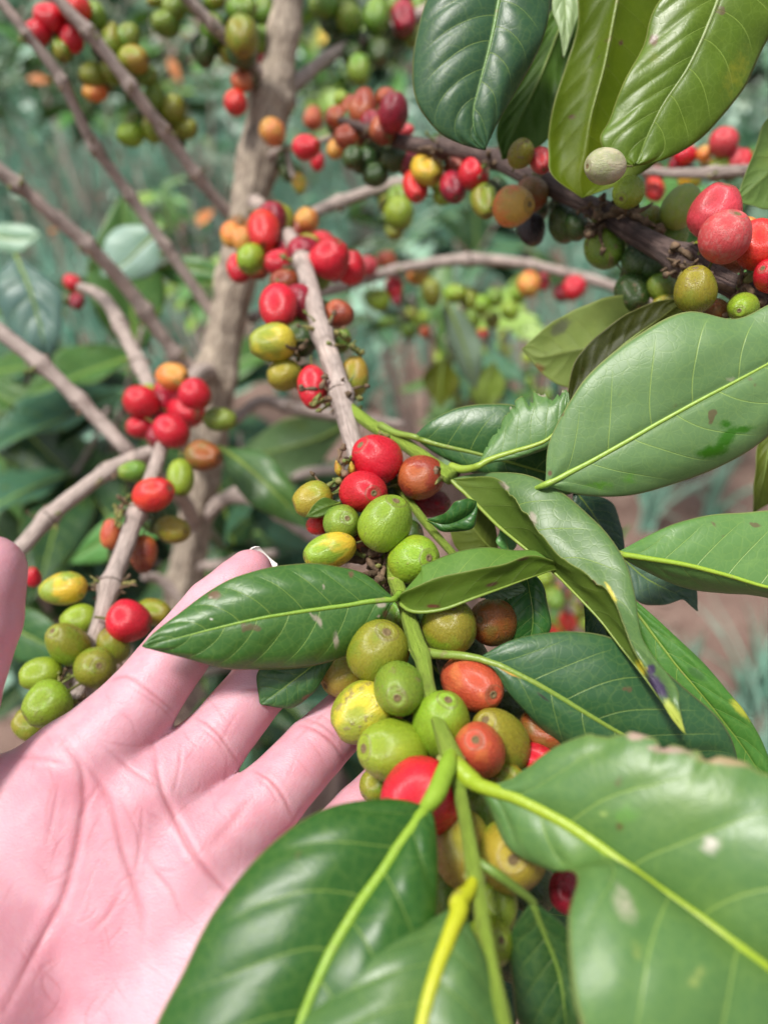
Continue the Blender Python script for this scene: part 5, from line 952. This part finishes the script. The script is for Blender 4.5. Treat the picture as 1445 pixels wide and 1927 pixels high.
    for q in range(90):        # the net of fine lines between the main folds
        x0, y0 = rr.uniform(20, 620), rr.uniform(1290, 1900)
        if x0 > 620-(y0-1500)*.8 and y0 > 1500: continue
        ang = math.radians(rr.choice([60, 100, 120, 35, 140])+rr.gauss(0, 12)); ln = rr.uniform(25, 95); bd = rr.gauss(0, 7)
        dx, dy = math.cos(ang)*ln, math.sin(ang)*ln
        cre.append(([(x0, y0), (x0+dx*.5-dy/ln*bd, y0+dy*.5+dx/ln*bd), (x0+dx, y0+dy)], rr.uniform(1.8, 3.2), rr.uniform(.05, .16), rr.uniform(.25, .6)))
    mark = np.zeros((len(W), 4)); mark[:, :3] = (.38, .08, .09); disp = np.zeros(len(W))
    for pl, w_, dep, pig in cre:
        C = catmull([(float(a), float(b)) for a, b in pl], 170); L = np.linspace(0, 1, 170)
        m = (front > 0) & (X_ > C[:, 0].min()-60) & (X_ < C[:, 0].max()+60) & (Y_ > C[:, 1].min()-60) & (Y_ < C[:, 1].max()+60); ids = np.where(m)[0]
        dd = np.sqrt((X_[ids][:, None]-C[:, 0])**2+(Y_[ids][:, None]-C[:, 1])**2); j = dd.argmin(1); dist = dd[np.arange(len(ids)), j]
        tap = np.sin(np.pi*np.clip(L[j], .04, .96))**.5*front[ids]
        disp[ids] -= dep*.0005*np.exp(-(dist/(w_*.9))**2)*tap; disp[ids] += dep*.00022*np.exp(-((dist-w_*2.6)/(w_*1.6))**2)*tap
        mark[ids, 3] = np.maximum(mark[ids, 3], pig*.65*np.exp(-(dist/(w_*1.0))**2)*tap)
    W = W+N*disp[:, None]
    return W, Fc, mark, chains
def mat_skin():
    s = NT('skin'); ob = s.n('TexCoord').outputs['Object']
    n1 = s.noise(28, 3, ob); n2 = s.noise(95, 4, ob, .6); n3 = s.noise(1500, 2, ob)
    c = s.mix(s.ramp(n1, .35, .65), (.57, .305, .355), (.57, .265, .315)); c = s.mix(s.math('MULTIPLY', s.ramp(n2, .42, .66), .6), c, (.60, .36, .41))
    c = s.mix(s.math('MULTIPLY', s.ramp(s.noise(50, 4, ob, .6), .45, .7), .55), c, (.55, .215, .265))
    at = s.n('Attribute', attribute_type='GEOMETRY', attribute_name='mark'); c = s.mix(s.math('MULTIPLY', at.outputs['Alpha'], .75), c, at.outputs['Color'])
    wv = s.n('TexWave', {'Scale': 520., 'Distortion': 7., 'Detail': 2., 'Detail Scale': .25}); s.set(wv.inputs['Vector'], ob)
    mp = s.n('Mapping', {0: ob}); mp.inputs['Scale'].default_value = (300, 900, 500); mp.inputs['Rotation'].default_value = (0, .5, .7)
    fine = s.noise(1, 3, mp.outputs[0], .6)
    vo = s.n('TexVoronoi', {'Scale': 1.}, feature='DISTANCE_TO_EDGE'); mp2 = s.n('Mapping', {0: ob}); mp2.inputs['Scale'].default_value = (900, 1500, 1200); mp2.inputs['Rotation'].default_value = (.2, .3, .8); s.set(vo.inputs['Vector'], mp2.outputs[0])
    h = s.math('ADD', s.math('MULTIPLY', s.ramp(vo.outputs['Distance'], 0., .25), .25), s.math('ADD', s.math('MULTIPLY', fine, .7), s.math('MULTIPLY', n3, .3)))
    p = s.pr(Base_Color=c, Roughness=s.math('ADD', .34, s.math('MULTIPLY', n2, .2)), Normal=s.bump(h, .0002, .7))
    p.inputs['Specular IOR Level'].default_value = .4
    p.inputs['Subsurface Weight'].default_value = .5; p.inputs['Subsurface Radius'].default_value = (1, .32, .18); p.inputs['Subsurface Scale'].default_value = .0055
    return s.end(p)
HW, HF, HM, HCH = build_hand()
hp = pt(-150, 2500, .17)
person = thing('person', 'pale open left hand, palm up and fingers spread, under the cluster of coffee cherries', 'person', hp)
hand = mesh_obj('hand', HW, HF, mat_skin(), person, hp, None, None, True, HM)
M_NAIL = NT('fingernail'); _p = M_NAIL.pr(Base_Color=(.80, .62, .56), Roughness=.22); _p.inputs['Subsurface Weight'].default_value = .15; _p.inputs['Subsurface Scale'].default_value = .001; M_NAIL = M_NAIL.end(_p)
M_NTIP = mat_simple('nail_edge', (.85, .80, .75), (.9, .86, .82), 100, .3, .00001)
for nm, ch in HCH.items():
    a, b = pt(*ch[-2][:3]), pt(*ch[-1][:3]); ax = unit(b-a); r = ch[-1][3]/1000
    back = CF-ax*(CF@ax); back = unit(back); side = unit(np.cross(ax, back))
    V = []; Fc = []; FM = []; nu_, nv_ = 13, 14
    for sft in (0, .0006):
        for i in range(nv_):
            t = i/(nv_-1); along = -.0055+(.0055+r+{'index': .0019, 'thumb': -.005}.get(nm, .001))*t
            for j in range(nu_):
                u = (j/(nu_-1)*2-1)*1.0; lim = .98*math.sqrt(max(0, 1-max(0, (t-.8)/.2)**2*.55)); an = u*lim
                rad_ = r*.94+.0003+sft
                up = math.cos(an)*rad_*(1-.62*max(0, t-.4)**1.6); V.append(b+ax*along+side*math.sin(an)*rad_*.86+back*up)
    n_ = nu_*nv_
    for i in range(nv_-1):
        for j in range(nu_-1):
            q = i*nu_+j; mm = 1 if i >= nv_-3 else 0
            Fc.append((q, q+1, q+nu_+1, q+nu_)); FM.append(mm); Fc.append((n_+q+nu_, n_+q+nu_+1, n_+q+1, n_+q)); FM.append(mm)
    for i in range(nv_-1):
        for q in (i*nu_, i*nu_+nu_-1): Fc.append((q, q+nu_, n_+q+nu_, n_+q)); FM.append(1 if i >= nv_-3 else 0)
    for j in range(nu_-1):
        for q in (j, (nv_-1)*nu_+j): Fc.append((q, q+1, n_+q+1, n_+q)); FM.append(1 if q > nu_ else 0)
    mesh_obj('fingernail', V, Fc, [M_NAIL, M_NTIP], person, b, FM)
